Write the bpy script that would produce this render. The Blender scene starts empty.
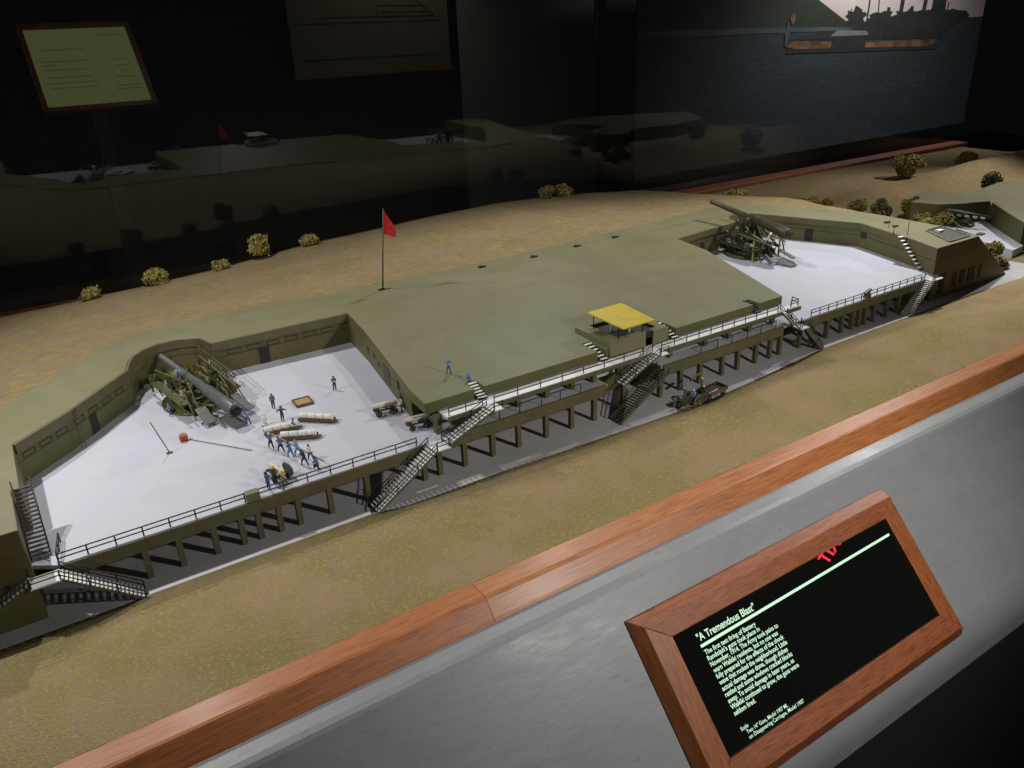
import bpy, bmesh, math, random
from mathutils import Vector, Matrix, noise
from mathutils.geometry import tessellate_polygon

sc = bpy.context.scene
sc.unit_settings.system = 'METRIC'
sc.unit_settings.scale_length = 0.1          # one unit is ten centimetres: the model is about 1:72
PI = math.pi
rnd = random.Random(7)

# ------------------------------------------------------------------ camera
cam = bpy.data.cameras.new('camera')
cam.sensor_width = 36.0
cam.lens = 28.125
cam.clip_start = 0.05
cam.clip_end = 400
co = bpy.data.objects.new('camera', cam)
sc.collection.objects.link(co)
M = Matrix(((0.83629737, 0.25646047, -0.4845975, 0),
            (-0.54680043, 0.32532749, -0.77147347, 0),
            (-0.04019956, 0.91015935, 0.41230322, 6.0),
            (0, 0, 0, 1)))
co.matrix_world = M
sc.camera = co

# ------------------------------------------------------------------ world, exposure, lamps
w = bpy.data.worlds.new('World')
sc.world = w
w.use_nodes = True
w.node_tree.nodes['Background'].inputs[0].default_value = (0.75, 0.85, 1.0, 1)
w.node_tree.nodes['Background'].inputs[1].default_value = 0.014
sc.view_settings.view_transform = 'Standard'
sc.view_settings.look = 'None'
sc.view_settings.exposure = 0.15
sc.view_settings.gamma = 1.0
sc.cycles.use_denoising = True
sc.cycles.max_bounces = 8
sc.cycles.transparent_max_bounces = 12


def spot(name, loc, aim, power, angle, blend, color, radius):
    l = bpy.data.lights.new(name, 'SPOT')
    l.energy = power
    l.spot_size = math.radians(angle)
    l.spot_blend = blend
    l.color = color
    l.shadow_soft_size = radius
    o = bpy.data.objects.new(name, l)
    sc.collection.objects.link(o)
    o.location = loc
    o.rotation_euler = (Vector(aim) - Vector(loc)).to_track_quat('-Z', 'Y').to_euler()
    return o


# track spots over the display case, one in the visitors' hall, an added fill washing the far mural
spot('case_lamp', (-2.2, 11.15, 5.8), (2.0, 11.4, 0.6), 880, 130, 0.5, (1.0, 0.98, 0.95), 0.07)
spot('case_lamp', (1.2, 17.2, 9.2), (4.2, 12.5, 0.3), 1750, 124, 0.6, (1.0, 0.97, 0.93), 0.10)
spot('case_lamp', (11.5, 16.5, 8.8), (10.5, 11.5, 0.3), 1250, 116, 0.6, (1.0, 0.97, 0.93), 0.10)  # second centre spot, added to light the hill and roof middle
spot('case_lamp', (18.8, 11.3, 7.2), (15.8, 11.0, 0.6), 1700, 124, 0.6, (1.0, 0.98, 0.95), 0.08)
spot('case_lamp', (30.0, 12.0, 9.5), (25.5, 13.0, 0.0), 3200, 84, 0.7, (1.0, 0.95, 0.90), 0.12)  # added spot to brighten the right end
spot('hall_lamp', (9.2, -1.2, 6.9), (7.4, 6.6, 0.0), 2700, 96, 1.0, (1.0, 0.95, 0.90), 0.16)
spot('mural_fill', (38.0, 22.8, 13.0), (38.5, 27.0, 4.4), 5200, 125, 0.9, (0.95, 0.97, 1.0), 0.4)  # unseen fill added to light the mural


# ------------------------------------------------------------------ materials
def mat(name, c1, c2=None, rough=0.6, scale=3.0, detail=6.0, bump=0.0, bscale=None, metal=0.0, spec=0.5,
        lo=0.35, hi=0.65, emit=None, estr=0.0, stretch=None, c3=None, s3=20.0, lo3=0.55, hi3=0.7, rvar=0.0):
    m = bpy.data.materials.new(name)
    m.use_nodes = True
    nt = m.node_tree
    b = nt.nodes['Principled BSDF']
    b.inputs['Roughness'].default_value = rough
    b.inputs['Metallic'].default_value = metal
    b.inputs['Specular IOR Level'].default_value = spec
    b.inputs['Base Color'].default_value = (*c1, 1)
    tc = nt.nodes.new('ShaderNodeTexCoord')
    src = tc.outputs['Object']
    if stretch:
        mp = nt.nodes.new('ShaderNodeMapping')
        mp.inputs['Scale'].default_value = stretch
        nt.links.new(src, mp.inputs[0])
        src = mp.outputs[0]

    def fac(s, a, z, d=detail):
        n = nt.nodes.new('ShaderNodeTexNoise')
        n.inputs['Scale'].default_value = s
        n.inputs['Detail'].default_value = d
        n.inputs['Roughness'].default_value = 0.6
        nt.links.new(src, n.inputs['Vector'])
        r = nt.nodes.new('ShaderNodeMapRange')
        r.inputs[1].default_value = a
        r.inputs[2].default_value = z
        nt.links.new(n.outputs[0], r.inputs[0])
        return n.outputs[0], r.outputs[0]

    def mixc(f, a, bcol):
        x = nt.nodes.new('ShaderNodeMix')
        x.data_type = 'RGBA'
        nt.links.new(f, x.inputs[0])
        if isinstance(a, tuple):
            x.inputs[6].default_value = (*a, 1)
        else:
            nt.links.new(a, x.inputs[6])
        x.inputs[7].default_value = (*bcol, 1)
        return x.outputs[2]

    if c2:
        raw, f = fac(scale, lo, hi)
        col = mixc(f, c1, c2)
        if c3:
            _, f3 = fac(s3, lo3, hi3, 3.0)
            col = mixc(f3, col, c3)
        nt.links.new(col, b.inputs['Base Color'])
        if rvar:
            rr = nt.nodes.new('ShaderNodeMapRange')
            rr.inputs[1].default_value = 0.3
            rr.inputs[2].default_value = 0.7
            rr.inputs[3].default_value = max(0.02, rough - rvar)
            rr.inputs[4].default_value = rough + rvar
            nt.links.new(raw, rr.inputs[0])
            nt.links.new(rr.outputs[0], b.inputs['Roughness'])
    if bump:
        n = nt.nodes.new('ShaderNodeTexNoise')
        n.inputs['Scale'].default_value = bscale or scale * 4
        n.inputs['Detail'].default_value = 5
        nt.links.new(src, n.inputs['Vector'])
        bp = nt.nodes.new('ShaderNodeBump')
        bp.inputs['Strength'].default_value = bump
        bp.inputs['Distance'].default_value = 0.05
        nt.links.new(n.outputs[0], bp.inputs['Height'])
        nt.links.new(bp.outputs[0], b.inputs['Normal'])
    if emit:
        b.inputs['Emission Color'].default_value = (*emit, 1)
        b.inputs['Emission Strength'].default_value = estr
    return m


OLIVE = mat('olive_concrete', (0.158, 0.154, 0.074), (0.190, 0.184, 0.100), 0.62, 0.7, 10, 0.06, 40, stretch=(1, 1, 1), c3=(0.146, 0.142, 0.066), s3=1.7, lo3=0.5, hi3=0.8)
OLIVE_SHADE = mat('olive_shade_wall', (0.094, 0.086, 0.026), (0.116, 0.106, 0.036), 0.6, 2.0, 6, 0.06, 50)  # darker copy of the roof olive, wall shade put into the colour
OLIVE_T = mat('olive_timber', (0.100, 0.092, 0.042), (0.130, 0.119, 0.058), 0.55, 6.0, 6, 0.1, 60)
DOOR = mat('dark_door', (0.012, 0.012, 0.011), (0.022, 0.021, 0.016), 0.7, 8)
SHUT = mat('grey_shutter', (0.055, 0.054, 0.045), (0.075, 0.072, 0.06), 0.7, 30, stretch=(1, 1, 8))
DECK = mat('pale_deck', (0.480, 0.488, 0.560), (0.525, 0.532, 0.605), 0.6, 0.45, 4, 0.02, 40, c3=(0.458, 0.465, 0.53), s3=1.3, lo3=0.5, hi3=0.8)
WALK = mat('walkway_paint', (0.76, 0.76, 0.77), (0.82, 0.82, 0.83), 0.5, 4)
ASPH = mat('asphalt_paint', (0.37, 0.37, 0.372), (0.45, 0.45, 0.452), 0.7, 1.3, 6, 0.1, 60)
LIT_FAINT = mat('faint_lit_patch', (0.50, 0.50, 0.50), (0.56, 0.56, 0.56), 0.7, 3)  # fainter pale grey, light painted onto the road
LIT_ROAD = mat('lit_road_paint', (0.74, 0.74, 0.74), (0.82, 0.82, 0.82), 0.6, 3)  # road grey with the light that falls on it put into the colour
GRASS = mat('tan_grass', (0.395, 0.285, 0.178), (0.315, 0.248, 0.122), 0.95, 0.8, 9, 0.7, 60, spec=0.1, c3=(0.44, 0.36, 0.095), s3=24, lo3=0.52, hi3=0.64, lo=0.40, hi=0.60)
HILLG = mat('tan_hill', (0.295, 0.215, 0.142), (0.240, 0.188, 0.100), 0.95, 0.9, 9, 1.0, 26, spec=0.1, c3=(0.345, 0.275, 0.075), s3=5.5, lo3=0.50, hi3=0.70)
RAIL = mat('black_rail', (0.012, 0.012, 0.012), None, 0.5)
IRON = mat('dark_iron', (0.035, 0.033, 0.022), (0.055, 0.052, 0.03), 0.45, 12)
STEP = mat('step_tread', (0.78, 0.78, 0.76), (0.84, 0.84, 0.82), 0.5, 9)
GUNG = mat('gun_grey', (0.095, 0.102, 0.108), (0.13, 0.137, 0.143), 0.42, 8)
GUNO = mat('gun_olive', (0.080, 0.073, 0.022), (0.125, 0.113, 0.036), 0.45, 7)
GUND = mat('gun_dark', (0.030, 0.031, 0.015), (0.052, 0.052, 0.024), 0.5, 9)
STEEL = mat('bright_steel', (0.45, 0.46, 0.46), (0.6, 0.6, 0.6), 0.3, 9, metal=0.6)
PLATE = mat('grey_plate', (0.10, 0.105, 0.105), (0.13, 0.135, 0.135), 0.5, 9)
BLACK = mat('black', (0.006, 0.006, 0.006), None, 0.6)
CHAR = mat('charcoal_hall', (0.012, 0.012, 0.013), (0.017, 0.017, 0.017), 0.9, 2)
YELL = mat('yellow_roof', (0.58, 0.44, 0.012), (0.50, 0.40, 0.03), 0.5, 2.5, 5, c3=(0.36, 0.34, 0.10), s3=3.5, lo3=0.55, hi3=0.8)
RED = mat('red_cloth', (0.62, 0.018, 0.022), (0.55, 0.012, 0.018), 0.8, 6)
REDP = mat('red_paint', (0.5, 0.02, 0.025), None, 0.4)
REDB = mat('red_brown_paint', (0.16, 0.035, 0.025), None, 0.6)
WHITE = mat('white_paint', (0.78, 0.77, 0.72), (0.7, 0.69, 0.64), 0.5, 12)
CREAM = mat('cream_paint', (0.62, 0.55, 0.42), (0.7, 0.64, 0.5), 0.6, 12)
TANW = mat('tan_wood', (0.32, 0.20, 0.075), (0.40, 0.27, 0.11), 0.7, 14, stretch=(1, 6, 1))
BRNW = mat('brown_wood', (0.10, 0.062, 0.03), (0.14, 0.09, 0.045), 0.7, 14)
BUSH = mat('bush_tan', (0.36, 0.30, 0.10), (0.26, 0.21, 0.06), 0.95, 9, spec=0.1)
BUSHG = mat('bush_green', (0.27, 0.24, 0.075), (0.18, 0.16, 0.052), 0.95, 9, spec=0.1)
BUSHD = mat('bush_dark', (0.14, 0.14, 0.07), (0.095, 0.10, 0.052), 0.95, 9, spec=0.1)
BARK = mat('bark', (0.05, 0.04, 0.022), None, 0.9)
SKIN = mat('skin', (0.52, 0.30, 0.20), None, 0.6)
HAIR = mat('dark_hair', (0.03, 0.02, 0.015), None, 0.7)
BOOT = mat('boots', (0.02, 0.018, 0.016), None, 0.6)
NAVY = mat('navy_cloth', (0.022, 0.030, 0.058), None, 0.8)
BLUE = mat('blue_cloth', (0.075, 0.15, 0.31), None, 0.8)
LBLUE = mat('light_blue_cloth', (0.17, 0.34, 0.55), None, 0.8)
BROWN = mat('brown_cloth', (0.075, 0.058, 0.034), None, 0.8)
WHITEC = mat('white_cloth', (0.72, 0.70, 0.66), None, 0.8)
YHAT = mat('yellow_hat', (0.70, 0.46, 0.06), None, 0.7)
GREYL = mat('grey_ledge', (0.268, 0.282, 0.295), (0.292, 0.304, 0.316), 0.40, 1.6, 10, 0.06, 5.0, spec=0.36, stretch=(0.8, 2.2, 2.2), c3=(0.235, 0.245, 0.255), s3=9.0, lo3=0.60, hi3=0.72, rvar=0.08)
GREYD = mat('ledge_front', (0.010, 0.010, 0.010), None, 0.8)


def wood(name, a, b, c, rough, stretch, scale=1.0, coat=0.15):
    m = mat(name, a, b, rough, 2.2 * scale, 10, 0.04, 30, stretch=stretch, c3=c, s3=9 * scale, lo3=0.45, hi3=0.75, lo=0.3, hi=0.7)
    m.node_tree.nodes['Principled BSDF'].inputs['Coat Weight'].default_value = coat
    m.node_tree.nodes['Principled BSDF'].inputs['Coat Roughness'].default_value = 0.25
    return m


MAHOG = wood('mahogany', (0.42, 0.132, 0.036), (0.53, 0.190, 0.054), (0.24, 0.062, 0.018), 0.50, (0.4, 8.0, 8.0), coat=0.08)
MAHOGL = wood('light_mahogany', (0.43, 0.150, 0.042), (0.56, 0.220, 0.066), (0.25, 0.072, 0.022), 0.46, (0.4, 8.0, 8.0), coat=0.08)
MAHOGR = wood('red_mahogany', (0.150, 0.043, 0.019), (0.195, 0.062, 0.026), (0.105, 0.028, 0.013), 0.42, (0.5, 4.5, 4.5), coat=0.05)
MAHOGF = wood('frame_mahogany', (0.275, 0.078, 0.026), (0.37, 0.115, 0.036), (0.145, 0.036, 0.013), 0.5, (0.5, 4.5, 4.5), coat=0.05)
MAHOGY = wood('frame_mahogany_upright', (0.30, 0.092, 0.026), (0.40, 0.135, 0.038), (0.165, 0.045, 0.014), 0.42, (4.5, 0.5, 4.5), coat=0.05)


def glow(name, col, s):
    m = bpy.data.materials.new(name)
    m.use_nodes = True
    nt = m.node_tree
    nt.nodes.clear()
    e = nt.nodes.new('ShaderNodeEmission')
    e.inputs[0].default_value = (*col, 1)
    e.inputs[1].default_value = s
    o = nt.nodes.new('ShaderNodeOutputMaterial')
    nt.links.new(e.outputs[0], o.inputs[0])
    return m


TXT = glow('lit_text', (0.68, 1.0, 0.72), 0.95)
EXITR = glow('lit_red', (1.0, 0.03, 0.05), 20.0)
PANEL = mat('lit_green_page', (0.1, 0.1, 0.08), None, 0.6, emit=(0.56, 0.64, 0.22), estr=0.075)
INK = mat('page_ink', (0.01, 0.01, 0.01), None, 0.8, emit=(0.45, 0.5, 0.25), estr=0.06)
SCREEN = mat('black_screen', (0.006, 0.007, 0.006), None, 0.0, spec=0.5)


def glass_mat():
    m = bpy.data.materials.new('case_glass')
    m.use_nodes = True
    nt = m.node_tree
    nt.nodes.clear()
    o = nt.nodes.new('ShaderNodeOutputMaterial')
    t = nt.nodes.new('ShaderNodeBsdfTransparent')
    t.inputs[0].default_value = (0.9, 0.93, 0.92, 1)
    g = nt.nodes.new('ShaderNodeBsdfGlossy')
    g.inputs['Roughness'].default_value = 0.012
    f = nt.nodes.new('ShaderNodeFresnel')
    f.inputs[0].default_value = 1.5
    k = nt.nodes.new('ShaderNodeMath')
    k.operation = 'MULTIPLY'
    k.inputs[1].default_value = 1.55
    x = nt.nodes.new('ShaderNodeMixShader')
    nt.links.new(f.outputs[0], k.inputs[0])
    nt.links.new(k.outputs[0], x.inputs[0])
    nt.links.new(t.outputs[0], x.inputs[1])
    nt.links.new(g.outputs[0], x.inputs[2])
    # faint diffuse mixed in as haze to lift the darks behind the pane
    haze = nt.nodes.new('ShaderNodeBsdfDiffuse')
    haze.inputs[0].default_value = (0.8, 0.8, 0.76, 1)
    x2 = nt.nodes.new('ShaderNodeMixShader')
    x2.inputs[0].default_value = 0.011
    nt.links.new(x.outputs[0], x2.inputs[1])
    nt.links.new(haze.outputs[0], x2.inputs[2])
    nt.links.new(x2.outputs[0], o.inputs[0])
    c = bpy.data.materials.new('glass_edge')
    c.use_nodes = True
    n2 = c.node_tree
    n2.nodes.clear()
    o2 = n2.nodes.new('ShaderNodeOutputMaterial')
    t2 = n2.nodes.new('ShaderNodeBsdfTransparent')
    n2.links.new(t2.outputs[0], o2.inputs[0])
    return m, c


GLASS, GLASSE = glass_mat()


# ------------------------------------------------------------------ mesh helpers
def V(*a):
    return Vector(a)


class MB:
    """Collects shapes into one mesh."""

    def __init__(s):
        s.bm = bmesh.new()
        s.mi = 0

    def face(s, vs):
        try:
            f = s.bm.faces.new([s.bm.verts.new(v) for v in vs])
            f.material_index = s.mi
        except ValueError:
            pass
        return s

    def _hex(s, p):
        v = [s.bm.verts.new(q) for q in p]
        for q in ((3, 2, 1, 0), (4, 5, 6, 7), (0, 1, 5, 4), (1, 2, 6, 5), (2, 3, 7, 6), (3, 0, 4, 7)):
            f = s.bm.faces.new([v[i] for i in q])
            f.material_index = s.mi
        return s

    def box(s, x0, x1, y0, y1, z0, z1):
        return s._hex([(x0, y0, z0), (x1, y0, z0), (x1, y1, z0), (x0, y1, z0), (x0, y0, z1), (x1, y0, z1), (x1, y1, z1), (x0, y1, z1)])

    def bar(s, a, b, w, h, up=(0, 0, 1)):
        a, b = Vector(a), Vector(b)
        d = (b - a).normalized()
        u = Vector(up)
        sd = d.cross(u)
        if sd.length < 1e-4:
            sd = d.cross(Vector((1, 0, 0)))
        sd.normalize()
        u = sd.cross(d).normalized()
        sd *= w / 2
        u *= h / 2
        return s._hex([a - sd - u, a + sd - u, a + sd + u, a - sd + u, b - sd - u, b + sd - u, b + sd + u, b - sd + u])

    def tube(s, a, b, r0, r1=None, n=8, caps=True):
        return s.lathe(a, b, [(0, r0), (1, r0 if r1 is None else r1)], n, caps)

    def lathe(s, a, b, prof, n=12, caps=True):
        a, b = Vector(a), Vector(b)
        d = b - a
        q = d.to_track_quat('Z', 'Y')
        rings = []
        for t, r in prof:
            c = a + d * t
            rings.append([s.bm.verts.new(c + q @ Vector((r * math.cos(2 * PI * i / n), r * math.sin(2 * PI * i / n), 0))) for i in range(n)])
        for A, B in zip(rings, rings[1:]):
            for i in range(n):
                f = s.bm.faces.new([A[i], A[(i + 1) % n], B[(i + 1) % n], B[i]])
                f.material_index = s.mi
                f.smooth = True
        if caps:
            for R, rev in ((rings[0], True), (rings[-1], False)):
                f = s.bm.faces.new(R[::-1] if rev else R)
                f.material_index = s.mi
        return s

    def torus(s, c, axis, R, r, n=16, m=6):
        q = Vector(axis).to_track_quat('Z', 'Y')
        c = Vector(c)
        g = [[s.bm.verts.new(c + q @ Vector(((R + r * math.cos(2 * PI * j / m)) * math.cos(2 * PI * i / n), (R + r * math.cos(2 * PI * j / m)) * math.sin(2 * PI * i / n), r * math.sin(2 * PI * j / m)))) for j in range(m)] for i in range(n)]
        for i in range(n):
            for j in range(m):
                f = s.bm.faces.new([g[i][j], g[(i + 1) % n][j], g[(i + 1) % n][(j + 1) % m], g[i][(j + 1) % m]])
                f.material_index = s.mi
                f.smooth = True
        return s

    def wheel(s, c, axis, R, r, spokes=8):
        s.torus(c, axis, R, r, 16, 6)
        q = Vector(axis).to_track_quat('Z', 'Y')
        c = Vector(c)
        for i in range(spokes):
            t = 2 * PI * i / spokes
            s.tube(c, c + q @ Vector((R * math.cos(t), R * math.sin(t), 0)), r * 0.6, n=4)
        s.tube(c - q @ Vector((0, 0, r * 2)), c + q @ Vector((0, 0, r * 2)), r * 1.8, n=8)
        return s

    def prism(s, poly, z0, z1):
        """Vertical prism; z0, z1 numbers or functions of (x, y)."""
        f0 = z0 if callable(z0) else (lambda x, y: z0)
        f1 = z1 if callable(z1) else (lambda x, y: z1)
        if sum(a[0] * b[1] - b[0] * a[1] for a, b in zip(poly, poly[1:] + poly[:1])) < 0:
            poly = poly[::-1]
        lo = [s.bm.verts.new((x, y, f0(x, y))) for x, y in poly]
        hi = [s.bm.verts.new((x, y, f1(x, y))) for x, y in poly]
        n = len(poly)
        for i in range(n):
            f = s.bm.faces.new([lo[i], lo[(i + 1) % n], hi[(i + 1) % n], hi[i]])
            f.material_index = s.mi
        for t in tessellate_polygon([[Vector((x, y, 0)) for x, y in poly]]):
            a, b, c = t
            p = [poly[k] for k in t]
            ar = (p[1][0] - p[0][0]) * (p[2][1] - p[0][1]) - (p[2][0] - p[0][0]) * (p[1][1] - p[0][1])
            if ar < 0:
                a, c = c, a
            for ring, o in ((hi, (a, b, c)), (lo, (c, b, a))):
                try:
                    f = s.bm.faces.new([ring[k] for k in o])
                    f.material_index = s.mi
                except ValueError:
                    pass
        return s

    def build(s, name, m, parent=None, world=False, bevel=0.0):
        me = bpy.data.meshes.new(name)
        if world and parent is not None:
            mt = Matrix.LocRotScale(parent.location, parent.rotation_euler, None).inverted()
            bmesh.ops.transform(s.bm, matrix=mt, verts=s.bm.verts)
        s.bm.to_mesh(me)
        s.bm.free()
        for x in (m if isinstance(m, (list, tuple)) else [m]):
            me.materials.append(x)
        o = bpy.data.objects.new(name, me)
        sc.collection.objects.link(o)
        if parent is not None:
            o.parent = parent
        if bevel:
            b = o.modifiers.new('bevel', 'BEVEL')
            b.width = bevel
            b.segments = 2
            b.limit_method = 'ANGLE'
        return o


def tag(o, label, cat=None, group=None, kind=None):
    if label:
        o['label'] = label
    if cat:
        o['category'] = cat
    if group:
        o['group'] = group
    if kind:
        o['kind'] = kind
    return o


def thing(name, label, cat, loc=(0, 0, 0), rz=0.0, group=None):
    o = bpy.data.objects.new(name, None)
    o.empty_display_size = 0.1
    sc.collection.objects.link(o)
    o.location = loc
    o.rotation_euler = (0, 0, rz)
    return tag(o, label, cat, group)


def copy_tree(root, loc, rz, label, group=None):
    r = root.copy()
    sc.collection.objects.link(r)
    r.location = loc
    r.rotation_euler = (0, 0, rz)
    r['label'] = label
    if group:
        r['group'] = group
    for ch in list(root.children):
        c = ch.copy()
        sc.collection.objects.link(c)
        c.parent = r
        for g in list(ch.children):
            d = g.copy()
            sc.collection.objects.link(d)
            d.parent = c
    return r


def structure(mb, name, m, label=None):
    o = mb.build(name, m)
    o['kind'] = 'structure'
    if label:
        o['label'] = label
    return o


D = 0.61            # gun platform level
W = 0.92            # gallery level
T = 1.20            # parapet level


def roofz(x, y):
    if 4.3 < x < 13.4 and y < 13.4:
        return 1.08 + 0.12 * max(0.0, min(1.0, (y - 9.4) / 4.1))
    return T


# ------------------------------------------------------------------ ground of the model
BODY = [(-3.6, 9.1), (-0.68, 9.1), (-0.69, 10.1), (-0.6, 10.12), (-0.6, 11.47), (0.1, 12.13), (1.08, 13.25), (1.17, 13.6), (1.28, 13.85), (1.48, 14.07),
        (1.75, 14.2), (2.05, 14.2), (2.42, 14.02), (2.5, 13.62), (4.98, 13.57), (4.86, 12.5), (4.44, 9.9), (12.2, 9.9), (13.1, 12.4),
        (13.25, 13.5), (14.45, 13.66), (15.5, 13.75), (15.6, 14.1), (15.85, 14.32), (16.2, 14.36), (16.5, 14.15), (16.7, 13.7), (16.95, 13.1),
        (17.55, 11.65), (17.1, 10.15), (16.72, 9.2), (18.3, 9.2), (18.6, 10.2), (18.62, 12.0), (18.3, 12.9), (17.7, 14.3),
        (17.15, 15.05), (16.1, 15.3), (13.5, 15.1), (10.9, 15.0), (8.0, 14.8), (5.5, 14.9), (2.7, 15.1), (1.7, 15.08), (1.35, 14.9),
        (0.7, 14.4), (-0.04, 13.55), (-0.68, 12.9), (-3.6, 10.2)]
OUTER = BODY[31:]                       # the edge that the grass meets, from right front round the back to the left
CORE = [(-3.6, 9.0), (18.0, 9.0), (18.25, 10.2), (18.25, 12.0), (17.9, 12.8), (17.3, 14.1), (16.9, 14.7), (16.0, 14.95), (13.5, 14.75),
        (10.9, 14.65), (8.0, 14.45), (5.5, 14.55), (2.7, 14.75), (1.75, 14.75), (1.5, 14.6), (0.95, 14.15), (0.22, 13.3), (-0.5, 12.6), (-3.6, 9.75)]


def inside(p, poly):
    x, y = p
    r = False
    for (x0, y0), (x1, y1) in zip(poly, poly[1:] + poly[:1]):
        if (y0 > y) != (y1 > y) and x < (x1 - x0) * (y - y0) / (y1 - y0) + x0:
            r = not r
    return r


def lerp_table(x, tab):
    if x <= tab[0][0]:
        return tab[0][1]
    for (a, u), (b, v) in zip(tab, tab[1:]):
        if x <= b:
            return u + (v - u) * (x - a) / (b - a)
    return tab[-1][1]


def sm(t):
    t = max(0.0, min(1.0, t))
    return t * t * (3 - 2 * t)


RIM_Y = 20.15
RIM = [(-6, 0.30), (-0.51, 0.55), (1.1, 0.60), (2.75, 0.66), (4.5, 0.76), (6.3, 0.93), (8.3, 1.02), (10.4, 1.12), (12.5, 1.16), (14.6, 1.07), (16.3, 0.93), (17.85, 0.78), (20.5, 0.45), (23, 0.22)]
BACK = [(-6, 11.0), (-3.6, 10.2), (-0.7, 12.9), (0.7, 14.4), (1.6, 15.08), (17.15, 15.05), (25, 15.0)]


def hill_z(x, y):
    b = lerp_table(x, BACK)
    c = lerp_table(x, RIM)
    t = max(0.0, min(1.0, (y - b) / (RIM_Y - b)))
    z = 1.172 + (c - 1.172) * t
    # right shoulder falls to the low ground beyond the battery
    sh = sm((x - 18.5) / 2.6) if y < 14.5 else sm((x - 18.5 + (y - 14.5) * 0.1) / 3.4)
    z = z * (1 - sh) + 0.22 * sh
    if x < 19.3 and y < 12:
        z = min(z, 1.172)
    z += 0.42 * math.exp(-((x - 24.2) / 1.5) ** 2 - ((y - 15.6) / 1.0) ** 2)
    z += 0.55 * sm((x - 26.0) / 4.0) * math.exp(-((y - 15.6) / 1.0) ** 2)  # added ridge, shaped so the ground behind it turns dark
    z += (0.03 * noise.noise(Vector((x * 0.8, y * 0.8, 2.0))) + 0.012 * noise.noise(Vector((x * 4, y * 4, 5.0)))) * min(1, abs(20.6 - y))
    return z


def flat_right(x, y):
    """low ground in front of and beside the second emplacement"""
    return 0.04 + 0.03 * noise.noise(Vector((x * 0.9, y * 0.9, 8.0)))


g = MB()
grid = {}
xs = [-6 + 0.2 * i for i in range(211)]
ys = [9.0 + 0.2 * i for i in range(56)] + [20.15, 20.151]
for i, x in enumerate(xs):
    for j, y in enumerate(ys):
        if inside((x, y), CORE) or (x < 18.0 and y < 9.3):
            continue
        if x < -3.0 and y < 10.4:
            continue
        z = hill_z(x, y)
        if x > 18.6 and y < 12.6:
            k = sm((12.4 - y) / 1.6)
            z = z * (1 - k) + flat_right(x, y) * k
        if x < 19.95 and y < 9.75 and x > 17.5:
            z = min(z, -0.02)
        if y < 9.85 and x < 21.2:
            z = min(z, -0.03)
        if j == len(ys) - 1:
            z = -0.1
        grid[i, j] = g.bm.verts.new((x, y, z))
for i in range(len(xs) - 1):
    for j in range(len(ys) - 1):
        q = [grid.get(k) for k in ((i, j), (i + 1, j), (i + 1, j + 1), (i, j + 1))]
        if all(q):
            g.bm.faces.new(q).smooth = True
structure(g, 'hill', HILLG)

ROADE = [(-6, 8.80), (3.2, 8.82), (3.7, 8.72), (5.2, 8.70), (7.0, 8.62), (9.1, 8.55), (10.8, 8.68), (12.6, 8.86), (17, 8.9), (18.5, 8.86), (19.9, 8.80), (20.9, 9.25), (22, 9.8), (42, 10.4)]
g = MB()
rows = 16
gx = [-6 + 0.15 * i for i in range(321)]
pv = None
for x in gx:
    ye = lerp_table(x, ROADE)
    col = []
    for j in range(rows + 1):
        t = j / rows
        y = 6.72 + (ye - 6.72) * t
        z = 0.035 + 0.02 * noise.noise(Vector((x * 0.7, y * 0.9, 1.0))) + 0.008 * noise.noise(Vector((x * 5, y * 5, 3.0)))
        mid = sm((x - 3.2) / 1.2) * (1 - sm((x - 11.4) / 1.2))
        z += 0.05 * mid * math.exp(-((y - 8.2) / 0.4) ** 2) * (1 - sm((y - ye + 0.25) / 0.25))
        if j == rows:
            z = -0.03
        if j == rows - 1:
            y = ye - 0.015
            z = 0.018
        col.append(g.bm.verts.new((x, y, z)))
    if pv:
        for j in range(rows):
            g.bm.faces.new([pv[j], col[j], col[j + 1], pv[j + 1]]).smooth = True
    pv = col
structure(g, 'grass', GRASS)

g = MB()
g.prism([(-6, 8.4), (20.2, 8.4), (22.4, 9.6), (22.4, 10.6), (20.3, 9.9), (17.5, 9.6), (17.5, 13.2), (-6, 13.2)], -0.06, 0.0)
structure(g, 'road', ASPH)

# pale strips paint in the light along the road edge, broken where the stairs come down
for k, (x0, x1, y) in enumerate(((0.36, 3.2, 8.80), (12.75, 15.45, 8.87))):
    c = MB()
    c.box(x0, x1, y, y + 0.075, -0.02, 0.03)
    tag(c.build('lit_strip', LIT_ROAD), ('painted strip of light along the road below the left gun platform', 'painted strip of light along the road below the right gun platform')[k], 'lit_strip')
for k, (x0, x1, y0, y1, lb) in enumerate(((4.55, 4.95, 8.72, 8.86, 'brighter painted patch of light on the road, nearer the long left stair'), (5.25, 6.0, 8.76, 8.84, 'fainter long painted patch of light right of the bright one'),
                                         (10.9, 11.3, 8.72, 8.86, 'painted patch of light at the road edge left of the sloping right stair'), (3.95, 4.3, 8.93, 8.96, 'thin short painted stroke of light on the road beside the long left stair'))):
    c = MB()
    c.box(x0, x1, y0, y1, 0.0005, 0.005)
    tag(c.build('lit_patch', LIT_FAINT if k == 1 else LIT_ROAD), lb, 'painted light patch')  # pale slabs paint in light falling through gaps onto the road

# ------------------------------------------------------------------ the battery
bat = thing('gun_battery', 'long olive concrete gun battery model with two pale gun platforms on pillars', 'gun battery', (8.4, 11.5, 0))


def bpart(mb, name, m, bevel=0.0, label=None):
    o = mb.build(name, m, bat, world=True, bevel=bevel)
    if label:
        o['label'] = label
    return o


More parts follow.
